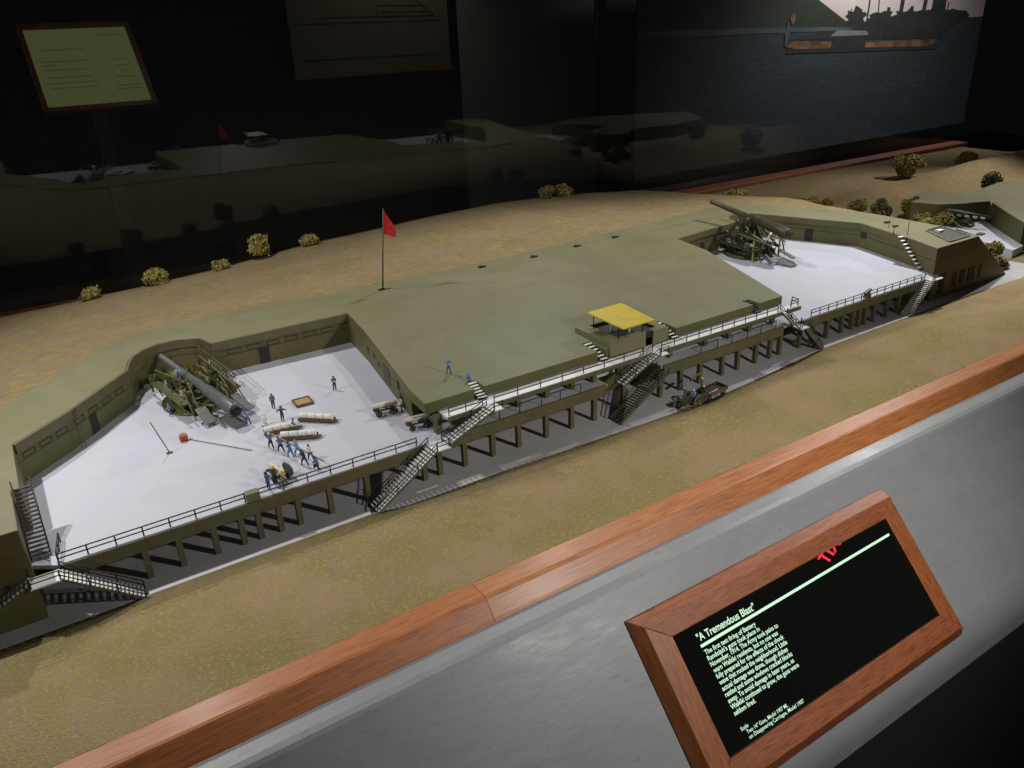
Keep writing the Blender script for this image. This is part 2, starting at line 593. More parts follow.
b = MB()
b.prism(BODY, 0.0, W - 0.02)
bpart(b, 'wall', OLIVE_SHADE)
b = MB()
UP = [(4.42, 9.4) if p == (4.44, 9.9) else (12.02, 9.4) if p == (12.2, 9.9) else p for p in BODY]
k_ = UP.index((4.42, 9.4))
NOTCH = ((5.33, 9.64), (7.66, 9.82), (9.22, 9.82), (11.3, 9.68))
cut = []
for x, y in NOTCH:
    cut += [(x - 0.08, 9.4), (x - 0.08, y), (x + 0.08, y), (x + 0.08, 9.4)]
UP = UP[:k_] + [(4.45, 9.92), UP[k_]] + cut + [UP[k_ + 1], (12.2, 9.9)] + UP[k_ + 2:]
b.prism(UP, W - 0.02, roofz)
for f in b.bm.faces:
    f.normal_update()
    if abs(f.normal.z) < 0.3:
        f.material_index = 1  # upright faces take the shade-darkened olive
bpart(b, 'roof', [OLIVE, OLIVE_SHADE], 0.02)
b = MB()
b._hex([(18.301, 9.2, 0), (19.9, 9.2, 0), (20.0, 9.32, 0), (18.6, 9.9, 0), (18.301, 9.2, T), (19.88, 9.2, 0.03), (19.98, 9.32, 0.03), (18.6, 9.9, T)])
bpart(b, 'end_wing', OLIVE_SHADE)

# coping band along the pit walls
def ribbon(mb, pts, z0, z1, off):
    n = len(pts)
    out = []
    for i, p in enumerate(pts):
        a = Vector(pts[max(0, i - 1)])
        c = Vector(pts[min(n - 1, i + 1)])
        d = (c - a).normalized()
        out.append((p[0] + d.y * off, p[1] - d.x * off))
    for (a, c, e, f) in zip(pts, pts[1:], out, out[1:]):
        mb._hex([(*a, z0), (*c, z0), (*f, z0), (*e, z0), (*a, z1), (*c, z1), (*f, z1), (*e, z1)])


c = MB()
ribbon(c, BODY[4:15], 1.05, 1.193, 0.035)
bpart(c, 'coping', OLIVE_T)
c = MB()
ribbon(c, BODY[19:30], 1.05, 1.193, 0.035)
bpart(c, 'coping', OLIVE_T)

# recessed panels in a row under the coping


def panel_outline(mb, a, bb, z0, z1, t=0.006):
    a, bb = Vector(a), Vector(bb)
    d = (bb - a).normalized()
    nrm = Vector((d.y, -d.x, 0)) * 0.006
    for p, q in (((a.x, a.y, z0), (bb.x, bb.y, z0)), ((a.x, a.y, z1), (bb.x, bb.y, z1)), ((a.x, a.y, z0), (a.x, a.y, z1)), ((bb.x, bb.y, z0), (bb.x, bb.y, z1))):
        mb.bar(Vector(p) + nrm, Vector(q) + nrm, t, t)


def along(p, q, s, e):
    p, q = Vector((*p, 0)), Vector((*q, 0))
    d = (q - p).normalized()
    return p + d * s, p + d * e


PANELS = [((2.5, 13.62), (4.98, 13.57), 0.25 + 0.34 * k, 0.22) for k in range(6)] + [((-0.6, 11.47), (0.1, 12.13), 0.1 + 0.3 * k, 0.2) for k in range(3)] + \
    [((0.1, 12.13), (1.08, 13.25), 0.12 + 0.33 * k, 0.2) for k in range(4)]
for p_, q_, s_, w_ in PANELS:
    c = MB()
    panel_outline(c, *along(p_, q_, s_, s_ + w_), 0.93, 1.0)
    bpart(c, 'wall_panel', DOOR)


def wall_box(name, m, p, q, s, wd, z0, z1, th=0.02, label=None, bevel=0):
    a, e = along(p, q, s - wd / 2, s + wd / 2)
    d = (e - a).normalized()
    nrm = Vector((d.y, -d.x, 0))
    mb = MB()
    A, B, Cc, Dd = a - nrm * 0.02, e - nrm * 0.02, e + nrm * th, a + nrm * th
    mb._hex([(*A.xy, z0), (*Dd.xy, z0), (*Cc.xy, z0), (*B.xy, z0), (*A.xy, z1), (*Dd.xy, z1), (*Cc.xy, z1), (*B.xy, z1)])
    return bpart(mb, name, m, label=label)


wall_box('door', DOOR, (0.1, 12.13), (1.08, 13.25), 0.50, 0.17, D, 0.90, 0.006)
wall_box('door', DOOR, (2.5, 13.62), (4.98, 13.57), 0.86, 0.19, D, 0.92, 0.006)
SIDE_A, SIDE_B = (4.86, 12.5), (4.44, 9.9)
wall_box('window', DOOR, SIDE_A, SIDE_B, 0.10, 0.09, 0.80, 0.93, 0.006)
wall_box('window', DOOR, SIDE_A, SIDE_B, 0.52, 0.08, 0.86, 0.95, 0.006)
wall_box('window', DOOR, SIDE_A, SIDE_B, 0.78, 0.10, 0.80, 0.87, 0.006)
wall_box('shutter', SHUT, SIDE_A, SIDE_B, 1.28, 0.36, 0.70, 0.98, 0.008)
wall_box('window', DOOR, SIDE_A, SIDE_B, 1.95, 0.10, 0.84, 0.98, 0.006)
wall_box('door', DOOR, SIDE_A, SIDE_B, 2.10, 0.20, D, 0.83, 0.006)
wall_box('door', DOOR, (13.25, 13.5), (14.45, 13.66), 0.98, 0.17, D, 0.92, 0.006)
wall_box('door', DOOR, (16.95, 13.1), (17.55, 11.65), 0.36, 0.20, D, 0.93, 0.006)
wall_box('window', DOOR, (17.55, 11.65), (17.1, 10.15), 0.15, 0.22, 0.85, 1.0, 0.006)
for x0, x1 in ((17.0, 17.2), (17.52, 17.7), (17.82, 18.02), (18.15, 18.27), (18.33, 18.45), (18.6, 18.72)):
    mb = MB()
    mb.box(x0, x1, 9.192, 9.25, 0.1 if x0 < 17.3 else 0.18, 0.5 if x0 > 17.3 else 0.58)
    bpart(mb, 'door', DOOR)
# open corner bay under the roof at the left end
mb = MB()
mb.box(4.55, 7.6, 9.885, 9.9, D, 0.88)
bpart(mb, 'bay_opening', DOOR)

# platforms, gallery, girders
d = MB()
d.prism([(-0.44, 9.125), (4.55, 9.125), (4.55, 9.42), (7.55, 9.42), (7.55, 9.5), (8.72, 9.5), (8.72, 9.42), (12.0, 9.42), (12.0, 9.125), (16.75, 9.125), (17.15, 10.2), (17.6, 11.7), (16.9, 13.3), (16.6, 14.3), (15.6, 14.3), (15.4, 13.8), (13.2, 13.6),
         (5.0, 13.65), (2.5, 13.7), (2.4, 14.15), (1.4, 14.15), (1.1, 13.4), (-0.1, 12.1), (-0.66, 11.5), (-0.69, 10.1), (-0.69, 9.3)], D - 0.05, D)
bpart(d, 'gun_platform', DECK)
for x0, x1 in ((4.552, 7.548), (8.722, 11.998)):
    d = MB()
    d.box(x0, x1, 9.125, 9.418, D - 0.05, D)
    bpart(d, 'lower_walk', ASPH)  # road grey on the pale deck paints in the gallery's shade
d = MB()
d.box(4.62, 11.98, 9.12, 9.397, W - 0.045, W)
d.box(11.98, 12.2, 9.14, 9.32, W - 0.045, W)
bpart(d, 'gallery', WALK)
d = MB()
d.box(4.62, 12.2, 9.095, 9.119, W - 0.07, W - 0.004)
bpart(d, 'gallery_beam', OLIVE_T)
for x0, x1 in ((-0.44, 4.3), (4.62, 7.5), (8.75, 11.75), (12.2, 16.75)):
    d = MB()
    d.box(x0, x1, 9.085, 9.122, D - 0.17, D - 0.006 if x0 != 4.62 and x0 != 8.75 else D + 0.012)
    bpart(d, 'girder', OLIVE_T)
for x in (0.45, 0.84, 1.26, 1.6, 1.82, 2.09, 2.35, 2.79, 3.33, 4.22, 4.47, 4.89, 5.38, 5.85, 6.37, 6.87, 7.33, 7.95, 8.77, 9.24, 9.71, 10.27, 10.67, 11.15, 11.54, 11.81, 12.38,
          12.75, 13.2, 13.66, 13.99, 14.21, 14.41, 14.71, 15.14, 15.55, 15.95, 16.4):
    p = MB()
    p.box(x - 0.036, x + 0.036, 9.16, 9.235, 0, D - 0.055)
    bpart(p, 'pillar', OLIVE_T)
for x in (-0.2, 0.65, 1.45, 2.2, 3.0, 3.9, 4.9, 5.85, 6.9, 7.95, 9.2, 10.3, 11.2, 12.4, 13.6, 14.5, 15.5):
    p = MB()
    p.box(x - 0.045, x + 0.045, 10.3, 10.39, 0, D - 0.055)
    bpart(p, 'pillar', OLIVE_T)
for x in (4.56, 5.49, 5.96, 6.49, 6.99, 7.43, 7.95, 8.5, 9.1, 9.94, 10.53, 11.07, 11.7):
    p = MB()
    wd = 0.05 if x == 4.56 else 0.04
    p.box(x - wd, x + wd, 9.28 if x == 4.56 else 9.30, 9.38, D, W - 0.021 if x == 4.56 else W - 0.046)
    bpart(p, 'gallery_post', OLIVE_T)
for i in range(9):
    x = 5.1 + 0.76 * i
    if 7.3 < x < 8.9:
        continue
    p = MB()
    p.tube((x, 9.14, D), (x, 9.14, D + 0.15), 0.008, n=5)
    p.tube((x, 9.14, D + 0.15), (x + 0.4, 9.14, D + 0.15), 0.008, n=5)
    p.tube((x + 0.4, 9.14, D), (x + 0.4, 9.14, D + 0.15), 0.008, n=5)
    bpart(p, 'lower_rail', RAIL)
p = MB()
p.box(-0.6, 17.2, 11.5, 11.56, 0, D - 0.055)
bpart(p, 'under_wall', OLIVE_SHADE)
# wall ladder poles at the left and iron stair at the right flank
p = MB()
for k in (0, 0.05):
    p.bar((0.18 + k, 12.02 + k * 0.8, 0.63), (0.2 + k, 12.2 + k * 0.8, 1.2), 0.012, 0.012)
bpart(p, 'wall_ladder', OLIVE_T)
p = MB()
p.bar((16.88, 9.55, 0.62), (17.1, 10.32, 1.2), 0.16, 0.02)
bpart(p, 'ladder_stringer', OLIVE_T)
p = MB()
for i in range(9):
    t = (i + 0.5) / 9
    x, y, z = 16.86 + 0.22 * t, 9.55 + 0.77 * t, 0.64 + 0.58 * t
    p.box(x - 0.085, x + 0.07, y - 0.035, y + 0.035, z, z + 0.014)
bpart(p, 'ladder_treads', STEP)
# rim and pit on the right flank roof
p = MB()
poly = [(17.90, 10.2), (18.52, 10.2), (18.15, 9.32), (17.36, 9.32)]
for a, e in zip(poly, poly[1:] + poly[:1]):
    p.bar((*a, 1.215), (*e, 1.215), 0.03, 0.03)
bpart(p, 'hatch_rim', OLIVE)
p = MB()
p.prism(poly, 1.19, 1.206)
bpart(p, 'hatch_floor', SHUT)
p = MB()
p.box(17.95, 18.12, 9.9, 10.02, 1.207, 1.25)
bpart(p, 'hatch_crate', WHITE)
for x, y in ((8.44, 14.5), (9.75, 14.42), (12.2, 14.55), (11.02, 14.5), (17.75, 10.9), (17.95, 11.25)):
    p = MB()
    p.tube((x, y, 1.19), (x, y, 1.235), 0.06, 0.05, 10)
    p.tube((x + 0.05, y, 1.215), (x + 0.12, y - 0.03, 1.21), 0.02, n=5)
    bpart(p, 'roof_vent', BLACK)
for x, y in ((17.15, 10.28), (16.95, 10.5), (17.6, 10.55), (17.45, 10.95)):
    p = MB()
    p.tube((x + 0.15, y, 1.19), (x + 0.15, y, 1.38), 0.008, n=5)
    bpart(p, 'roof_stanchion', RAIL)


# ------------------------------------------------------------------ railings
def railing(label, pts, step, h=0.125, group='dark pipe railings of the battery'):
    t = thing('guard_rail', label, 'railing', pts[0], 0, group)
    o = Vector(pts[0])
    bars = MB()
    done = set()
    for a, e in zip(pts, pts[1:]):
        a, e = Vector(a) - o, Vector(e) - o
        n = max(1, round((e - a).length / step))
        for z in (h, h * 0.52):
            bars.tube(a + Vector((0, 0, z)), e + Vector((0, 0, z)), 0.008, n=6)
        for i in range(n + 1):
            p = a + (e - a) * i / n
            if tuple(round(q, 3) for q in p) in done:
                continue
            done.add(tuple(round(q, 3) for q in p))
            m_ = MB()
            m_.tube(p, p + Vector((0, 0, h + 0.006)), 0.009, n=6)
            m_.build('rail_post', RAIL, t)
    bars.build('rail_bars', RAIL, t)
    return t


railing('dark two-bar railing on the left gun platform, left of the rail box', [(-0.42, 9.15, D), (1.7, 9.15, D)], 0.3)
railing('dark two-bar railing on the left gun platform, right of the rail box', [(1.88, 9.15, D), (4.12, 9.15, D)], 0.3)
railing('short dark railing at the shaded left end of the platform', [(-0.42, 9.2, D), (-0.36, 9.62, D)], 0.22)
railing('short dark railing on the white gallery left of the gallery stair head', [(4.66, 9.14, W), (5.22, 9.14, W)], 0.28)
railing('long dark railing of the white gallery left of the roofed station stair', [(5.42, 9.14, W), (8.32, 9.14, W)], 0.42)
railing('dark railing of the white gallery right of the yellow roofed station', [(8.72, 9.14, W), (11.6, 9.14, W)], 0.3)
railing('small dark railing round the right end of the white gallery', [(11.98, 9.16, W), (12.18, 9.16, W), (12.2, 9.32, W)], 0.16)
railing('dark railing along the front of the right gun platform', [(12.6, 9.15, D), (16.2, 9.15, D)], 0.25)

c = MB()
c.box(1.72, 1.87, 9.10, 9.2, D, D + 0.11)
c.box(1.715, 1.875, 9.095, 9.205, D + 0.11, D + 0.122)
t = thing('rail_box', 'small olive box set in the front railing of the left platform', 'box', (1.8, 9.15, D))
c.build('box_body', OLIVE, t, world=True)
t = thing('rail_box', 'dark clump of gear on the front railing of the right platform', 'box', (14.35, 9.16, D))
c = MB()
c.box(14.28, 14.42, 9.12, 9.2, D, D + 0.09)
c.bar((14.22, 9.14, D + 0.12), (14.5, 9.2, D + 0.14), 0.06, 0.03)
c.build('box_body', OLIVE_T, t, world=True)


# ------------------------------------------------------------------ stairs
def stairs(label, a, e, width, n, open_=True, rails=True, tread=STEP):
    """a flight from its top a to its foot e"""
    a, e = Vector(a), Vector(e)
    t = thing('staircase', label, 'staircase', tuple(e), 0, 'stairs of the battery')
    d = a - e
    flat = Vector((d.x, d.y, 0)).normalized()
    sd = Vector((-flat.y, flat.x, 0)) * width / 2
    for s in (-1, 1):
        m_ = MB()
        m_.bar(sd * s, d + sd * s, 0.012, 0.026)
        m_.build('stringer', OLIVE_T, t)
    tr = MB()
    dep = Vector((d.x, d.y, 0)).length / n * 0.80
    for i in range(n):
        p = d * ((i + 0.7) / n) + Vector((0, 0, 0.012))
        q = flat * dep / 2
        k = sd * 0.94
        lo, hi = Vector((0, 0, -0.007)), Vector((0, 0, 0.007))
        tr._hex([p - q - k + lo, p + q - k + lo, p + q + k + lo, p - q + k + lo, p - q - k + hi, p + q - k + hi, p + q + k + hi, p - q + k + hi])
    bmesh.ops.recalc_face_normals(tr.bm, faces=tr.bm.faces)
    tr.build('treads', tread, t)
    if rails:
        for s in (-1, 1):
            m_ = MB()
            for z in (0.12, 0.065):
                m_.tube(sd * s + Vector((0, 0, z)), d + sd * s + Vector((0, 0, z)), 0.007, n=6)
            for i in range(4):
                p = d * (i / 3) + sd * s
                m_.tube(p, p + Vector((0, 0, 0.12)), 0.008, n=6)
            m_.build('handrail', RAIL, t)
    return t


def landing(label, x0, x1, y0, y1, z, legs=True):
    t = thing('stair_landing', label, 'landing', ((x0 + x1) / 2, (y0 + y1) / 2, 0), 0, 'stair landings')
    m_ = MB()
    m_.box(x0, x1, y0, y1, z - 0.018, z)
    m_.build('landing_deck', WALK, t, world=True)
    for x in (x0 + 0.03, x1 - 0.03):
        m_ = MB()
        m_.bar((x, y0 + 0.03, z - 0.022), (x, y1 - 0.01, z - 0.11), 0.02, 0.02)
        m_.build('landing_bracket', OLIVE_T, t, world=True)
    m_ = MB()
    m_.tube((x0, y0 + 0.01, z + 0.12), (x1, y0 + 0.01, z + 0.12), 0.007, n=6)
    m_.tube((x0, y0 + 0.01, z + 0.06), (x1, y0 + 0.01, z + 0.06), 0.007, n=6)
    for x in (x0 + 0.01, x1 - 0.01):
        m_.tube((x, y0 + 0.01, z), (x, y0 + 0.01, z + 0.12), 0.008, n=6)
    m_.build('landing_rail', RAIL, t, world=True)
    return t


stairs('steep railed stair with shade-darkened treads from the left flank roof down to the platform', (-0.575, 10.1, T), (-0.575, 9.38, D + 0.01), 0.2, 17, tread=SHUT)  # grey treads stand in for white ones lying in shade
landing('white stair landing in front of the left end of the battery', -0.74, -0.43, 8.84, 9.08, 0.585)
stairs('run of white steps from the far left landing down to the road', (-0.43, 8.95, 0.58), (0.33, 8.88, 0.0), 0.2, 20)
stairs('shaded steps leaving the left landing toward the left picture edge', (-0.74, 9.0, 0.585), (-1.6, 9.05, 0.15), 0.2, 18)
landing('small white landing at the front edge beside the open corner bay', 4.27, 4.5, 8.83, 9.12, D)
stairs('long railed stair with white steps from the left platform to the road', (4.27, 8.95, D), (3.27, 8.90, 0.0), 0.26, 22)
stairs('railed stair with white steps climbing to the left end of the gallery', (5.26, 8.99, W), (4.48, 8.97, D), 0.2, 13)
landing('white gallery landing at the head of the left stair', 5.26, 5.42, 8.88, 9.12, W)
stairs('upper flight with white treads below the yellow roofed station', (8.52, 9.05, W), (7.70, 9.02, 0.585), 0.18, 14)
landing('white landing at the gallery edge below the roofed station', 8.52, 8.7, 8.93, 9.12, W)
stairs('dark lower flight of many steps reaching the road below the station', (8.60, 8.97, 0.6), (7.55, 8.93, 0.0), 0.28, 24, tread=OLIVE_T)
stairs('short white steps at the right end of the gallery', (11.66, 9.06, W), (11.98, 8.98, 0.58), 0.2, 8)
landing('white half landing of the right end gallery stair', 11.98, 12.2, 8.86, 9.08, 0.575)
stairs('lower flight at the right end of the gallery, seen from its back', (12.2, 8.97, 0.575), (12.64, 8.93, 0.0), 0.2, 16, tread=OLIVE_T)
landing('white landing at the right end of the right gun platform', 16.3, 16.7, 8.95, 9.12, D)
stairs('far right stair of white treads from platform to road', (16.32, 9.03, D), (15.49, 8.97, 0.0), 0.22, 20)


def roof_steps(label, x, y0, y1, n=6, tread=STEP):
    t = thing('roof_steps', label, 'steps', (x, (y0 + y1) / 2, W), 0, 'little steps from roof to gallery')
    k = MB()
    k._hex([(x - 0.075, y0, W + 0.001), (x + 0.075, y0, W + 0.001), (x + 0.075, y1, W + 0.001), (x - 0.075, y1, W + 0.001), (x - 0.075, y0, W + 0.005), (x + 0.075, y0, W + 0.005), (x + 0.075, y1, 1.065), (x - 0.075, y1, 1.065)])
    k.build('step_block', DOOR, t, world=True)
    k = MB()
    for i in range(n):
        f = (i + 0.5) / n
        y = y0 + (y1 - y0) * f
        z = W + 0.012 + (1.075 - W) * f
        k.box(x - 0.07, x + 0.07, y - 0.016, y + 0.016, z, z + 0.012)
    k.build('treads', tread, t, world=True)
    return t


roof_steps('little white steps cut in the roof edge beside the seated man', 5.33, 9.3, 9.63)
roof_steps('little white steps cut in the roof edge left of the roofed station', 7.66, 9.32, 9.81)
roof_steps('little white steps cut in the roof edge right of the roofed station', 9.22, 9.32, 9.81)

roof_steps('dark steps in the notch near the right end of the roof edge', 11.3, 9.32, 9.67, tread=SHUT)

# ------------------------------------------------------------------ fire control station
st = thing('observation_station', 'olive observation post with a flat yellow roof on the battery roof', 'observation post', (8.4, 9.8, W))
k = MB()
k.box(7.80, 8.57, 9.36, 9.46, W + 0.002, 1.20)
k.box(7.80, 8.05, 9.46, 10.32, W + 0.002, 1.19)
k.box(8.05, 8.95, 10.22, 10.32, 1.05, 1.19)
k.box(8.74, 9.06, 9.37, 9.5, W + 0.002, 1.175)
k.box(8.90, 9.06, 9.5, 10.32, 1.0, 1.175)
k.build('station_wall', OLIVE, st, world=True, bevel=0.01)
k = MB()
k.box(8.05, 8.9, 9.46, 10.22, 1.1, 1.125)
k.build('station_floor', DOOR, st, world=True)
k = MB()
k.box(8.575, 8.735, 9.40, 9.46, W + 0.002, 1.17)
k.build('doorway', DOOR, st, world=True)
k = MB()
k._hex([(7.93, 9.2, 1.43), (8.60, 9.2, 1.43), (8.70, 10.16, 1.45), (7.93, 10.14, 1.45), (7.93, 9.2, 1.45), (8.60, 9.2, 1.45), (8.70, 10.16, 1.47), (7.93, 10.14, 1.47)])
k.build('station_roof', YELL, st, world=True)
for x, y in ((8.0, 9.4), (8.52, 9.4), (8.6, 10.05), (8.0, 10.05)):
    k = MB()
    k.tube((x, y, 1.18), (x, y, 1.435), 0.009, n=6)
    k.build('roof_post', RAIL, st, world=True)
k = MB()
k.tube((8.27, 9.9, 1.125), (8.27, 9.9, 1.28), 0.02, n=8)
k.bar((8.2, 9.85, 1.3), (8.36, 9.93, 1.3), 0.05, 0.05)
k.tube((8.45, 9.65, 1.125), (8.45, 9.65, 1.25), 0.014, n=8)
tag(k.build('range_finder', WHITE), 'small white range finding instrument under the yellow roof', 'instrument')

# flag
fl = thing('flagpole', 'thin flagpole with a small red pennant on the battery roof', 'flagpole', (6.11, 14.45, 1.19))
k = MB()
k.lathe((0, 0, 0), (0.19, 0, 1.62), [(0, 0.016), (1, 0.009)], 6)
k.build('pole', IRON, fl)
k = MB()
k.box(-0.08, 0.05, -0.05, 0.05, 0, 0.025)
k.box(0.02, 0.16, -0.04, 0.02, 0, 0.012)
k.build('pole_foot', BLACK, fl)
k = MB()
n_ = 9
up, lo = [], []
for i in range(n_ + 1):
    f = i / n_
    wv = 0.025 * math.sin(f * 7)
    up.append(V(0.19 + 0.24 * f, wv, 1.61 - 0.46 * f))
    lo.append(V(0.14 + 0.27 * f, wv, 1.12 - 0.12 * f))
for i in range(n_):
    k._hex([lo[i], lo[i + 1], lo[i + 1] + V(0, .008, 0), lo[i] + V(0, .008, 0), up[i], up[i + 1], up[i + 1] + V(0, .008, 0), up[i] + V(0, .008, 0)])
pen = k.build('pennant', RED, fl)
k = MB()
for x, z in ((0.31, 1.36), (0.28, 1.22), (0.25, 1.5)):
    k.bar((x - 0.02, -0.03, z + 0.015), (x + 0.02, -0.03, z - 0.01), 0.008, 0.02)
k.build('pennant_mark', BLACK, pen)


# ------------------------------------------------------------------ big guns
def make_gun(label, loc, az, breech, muzzle, firing, BM, CM):
    g_ = thing('disappearing_gun', label, 'coastal gun', loc, az)
    bz, mz = Vector(breech), Vector(muzzle)
    k = MB()
    k.lathe((0, 0, 0.001), (0, 0, 0.06), [(0, 0.66), (0.5, 0.66), (0.5, 0.60), (1, 0.58)], 32)
    base = k.build('base_ring', CM, g_)
    k = MB()
    for i in range(40):
        a = 2 * PI * i / 40
        k.box(0.635 * math.cos(a) - 0.012, 0.635 * math.cos(a) + 0.012, 0.635 * math.sin(a) - 0.012, 0.635 * math.sin(a) + 0.012, 0.029, 0.048)
    k.build('rack_teeth', CM, base)
    # chassis cheeks
    for s in (-1, 1):
        k = MB()
        pts = [(0.72, 0.07), (0.78, 0.22), (0.62, 0.40), (0.25, 0.46), (-0.2, 0.34), (-0.62, 0.22), (-0.7, 0.07), (-0.3, 0.07), (-0.15, 0.17), (0.3, 0.17), (0.4, 0.07)]
        lo_ = [k.bm.verts.new((x, s * 0.30 - 0.022, z)) for x, z in pts]
        hi_ = [k.bm.verts.new((x, s * 0.30 + 0.022, z)) for x, z in pts]
        for i in range(len(pts)):
            j = (i + 1) % len(pts)
            k.bm.faces.new([lo_[i], lo_[j], hi_[j], hi_[i]])
        for tri in tessellate_polygon([[Vector((x, z, 0)) for x, z in pts]]):
            k.bm.faces.new([lo_[i] for i in tri])
            k.bm.faces.new([hi_[i] for i in tri[::-1]])
        bmesh.ops.recalc_face_normals(k.bm, faces=k.bm.faces)
        k.build('cheek', CM, g_)
    # lever arms hold the trunnions
    tru = bz.lerp(mz, 0.46)
    axle = Vector((0.22, 0, 0.30))
    for s in (-1, 1):
        k = MB()
        a = axle + V(0, s * 0.21, 0)
        e = V(tru.x, s * 0.19, tru.z)
        k.bar(a, e, 0.06, 0.15)
        tail = a + (a - e).normalized() * (0.34 if firing else 0.46)
        k.bar(a, tail, 0.06, 0.11)
        k.tube(a - V(0, 0.045, 0), a + V(0, 0.045, 0), 0.10, n=14)
        k.tube(e - V(0, 0.05, 0), e + V(0, 0.05, 0), 0.085, n=14)
        k.build('lever_arm', CM, g_)
        if s == 1:
            tail_c = V(tail.x, 0, tail.z)
    k = MB()
    k.tube(tail_c + V(0, -0.2, 0), tail_c + V(0, 0.2, 0), 0.12, n=16)
    k.build('counterweight', CM, g_)
    k = MB()
    k.tube(axle + V(0, -0.36, 0), axle + V(0, 0.36, 0), 0.045, n=10)
    for x, z in ((0.55, 0.3), (-0.4, 0.2), (-0.05, 0.24)):
        k.tube((x, -0.31, z), (x, 0.31, z), 0.025, n=8)
    k.build('cross_axle', STEEL if firing else CM, g_)
    # barrel with its hoops
    k = MB()
    k.lathe(bz, mz, [(0, 0.100), (0.012, 0.115), (0.16, 0.118), (0.165, 0.110), (0.34, 0.108), (0.345, 0.090), (0.5, 0.086), (0.505, 0.076), (0.97, 0.054), (0.975, 0.062), (1, 0.060)], 20)
    if not firing:
        ax = bz.lerp(mz, 0.5)
        for v in k.bm.verts:
            q = bz + (mz - bz) * ((v.co - bz).dot(mz - bz) / (mz - bz).length_squared)
            v.co = q + (v.co - q) * 0.88
    br = k.build('barrel', BM, g_)
    dr = (mz - bz).normalized()
    k = MB()
    k.tube(mz - dr * 0.01, mz + dr * 0.003, 0.038, n=14)
    k.build('bore', BLACK, br)
    k = MB()
    k.tube(bz - dr * 0.05, bz + dr * 0.002, 0.078, n=14)
    k.tube(bz - dr * 0.07, bz - dr * 0.05, 0.05, n=12)
    k.bar(bz + V(-0.03, -0.1, 0.02), bz + V(-0.06, 0.11, -0.05), 0.03, 0.03)
    k.build('breech_block', BLACK if not firing else GUND, br)
    # elevating rods and struts
    for s in (-1, 1):
        k = MB()
        p = bz.lerp(mz, 0.14)
        k.tube((-0.52, s * 0.22, 0.16), (p.x, s * 0.13, p.z - 0.04), 0.022, n=8)
        k.build('elevating_rod', STEEL if firing else CM, g_)
    k = MB()
    for s in (-1, 1):
        k.bar((0.6, s * 0.36, 0.12), (-0.15, s * 0.36, 0.5), 0.02, 0.04)
        k.bar((-0.6, s * 0.36, 0.12), (0.35, s * 0.36, 0.48), 0.02, 0.04)
        k.bar((0.72, s * 0.34, 0.34), (-0.62, s * 0.34, 0.30), 0.02, 0.03)
        k.bar((0.1, s * 0.40, 0.08), (0.1, s * 0.40, 0.52), 0.03, 0.03)
        k.bar((-0.3, s * 0.40, 0.08), (-0.3, s * 0.40, 0.44), 0.03, 0.03)
        k.bar((0.5, s * 0.40, 0.08), (0.5, s * 0.40, 0.46), 0.03, 0.03)
    k.build('bracing', CM, g_)
    for s, x, z in ((1, -0.34, 0.33), (-1, -0.30, 0.30), (1, 0.32, 0.30)):
        k = MB()
        k.wheel((x, s * 0.43, z), (0, 1, 0), 0.085, 0.010, 6)
        k.build('handwheel', STEEL, g_)
    # gear wheels
    for s in (-1, 1):
        for x, z, R in ((0.42, 0.36, 0.12), (-0.1, 0.26, 0.10)):
            k = MB()
            k.tube((x, s * 0.25, z), (x, s * 0.28, z), R, n=18)
            k.build('gear', CM, g_)
    # crew platforms and rails
    for s in (-1, 1):
        k = MB()
        k.bar((0.62, s * 0.52, 0.30), (-0.62, s * 0.50, 0.26), 0.17, 0.02)
        for x in (0.5, 0.0, -0.5):
            k.bar((x, s * 0.46, 0.06), (x, s * 0.56, 0.28), 0.02, 0.02)
        pl = k.build('crew_platform', CM, g_)
        k = MB()
        for z in (0.42, 0.36):
            k.tube((0.62, s * 0.60, z), (-0.75, s * 0.58, z - 0.05), 0.008, n=5)
        for x in (0.6, 0.15, -0.3, -0.72):
            k.tube((x, s * 0.6, 0.28), (x, s * 0.6, 0.40), 0.008, n=5)
        k.build('platform_rail', STEEL if s < 0 else CM, pl)
    k = MB()
    k.bar((-0.78, 0.32, 0.20), (-1.15, 0.34, 0.06), 0.20, 0.018)
    k.bar((-0.75, -0.36, 0.22), (-1.2, -0.42, 0.08), 0.16, 0.018)
    k.bar((-1.05, 0.02, 0.05), (-1.55, -0.02, 0.03), 0.26, 0.02)
    for s in (-1, 1):
        k.bar((-0.6, s * 0.22, 0.12), (-1.4, s * 0.20, 0.035), 0.03, 0.03)
    k.build('loading_tray', PLATE, g_)
    if firing:
        k = MB()
        for i in range(14):
            a = rnd.uniform(0, 2 * PI)
            x, y, z = rnd.uniform(-0.5, 0.6), rnd.choice((-1, 1)) * rnd.uniform(0.36, 0.5), rnd.uniform(0.2, 0.75)
            k.tube((x, y, z), (x + 0.05 * math.cos(a), y, z + 0.05 * math.sin(a)), 0.016, n=6)
        k.build('fittings', STEEL, g_)
        for s in (-1, 1):
            k = MB()
            k.bar((-0.2, s * 0.30, 0.30), (0.12, s * 0.27, 0.82), 0.05, 0.09)
            k.bar((0.55, s * 0.30, 0.36), (0.18, s * 0.27, 0.86), 0.04, 0.07)
            k.bar((-0.75, s * 0.30, 0.30), (-0.1, s * 0.27, 0.74), 0.03, 0.05)
            k.bar((-0.9, s * 0.46, 0.52), (0.2, s * 0.44, 0.60), 0.12, 0.02)
            k.bar((-0.85, s * 0.48, 0.08), (-0.7, s * 0.46, 0.52), 0.02, 0.03)
            k.build('upper_frame', CM, g_)
        k = MB()
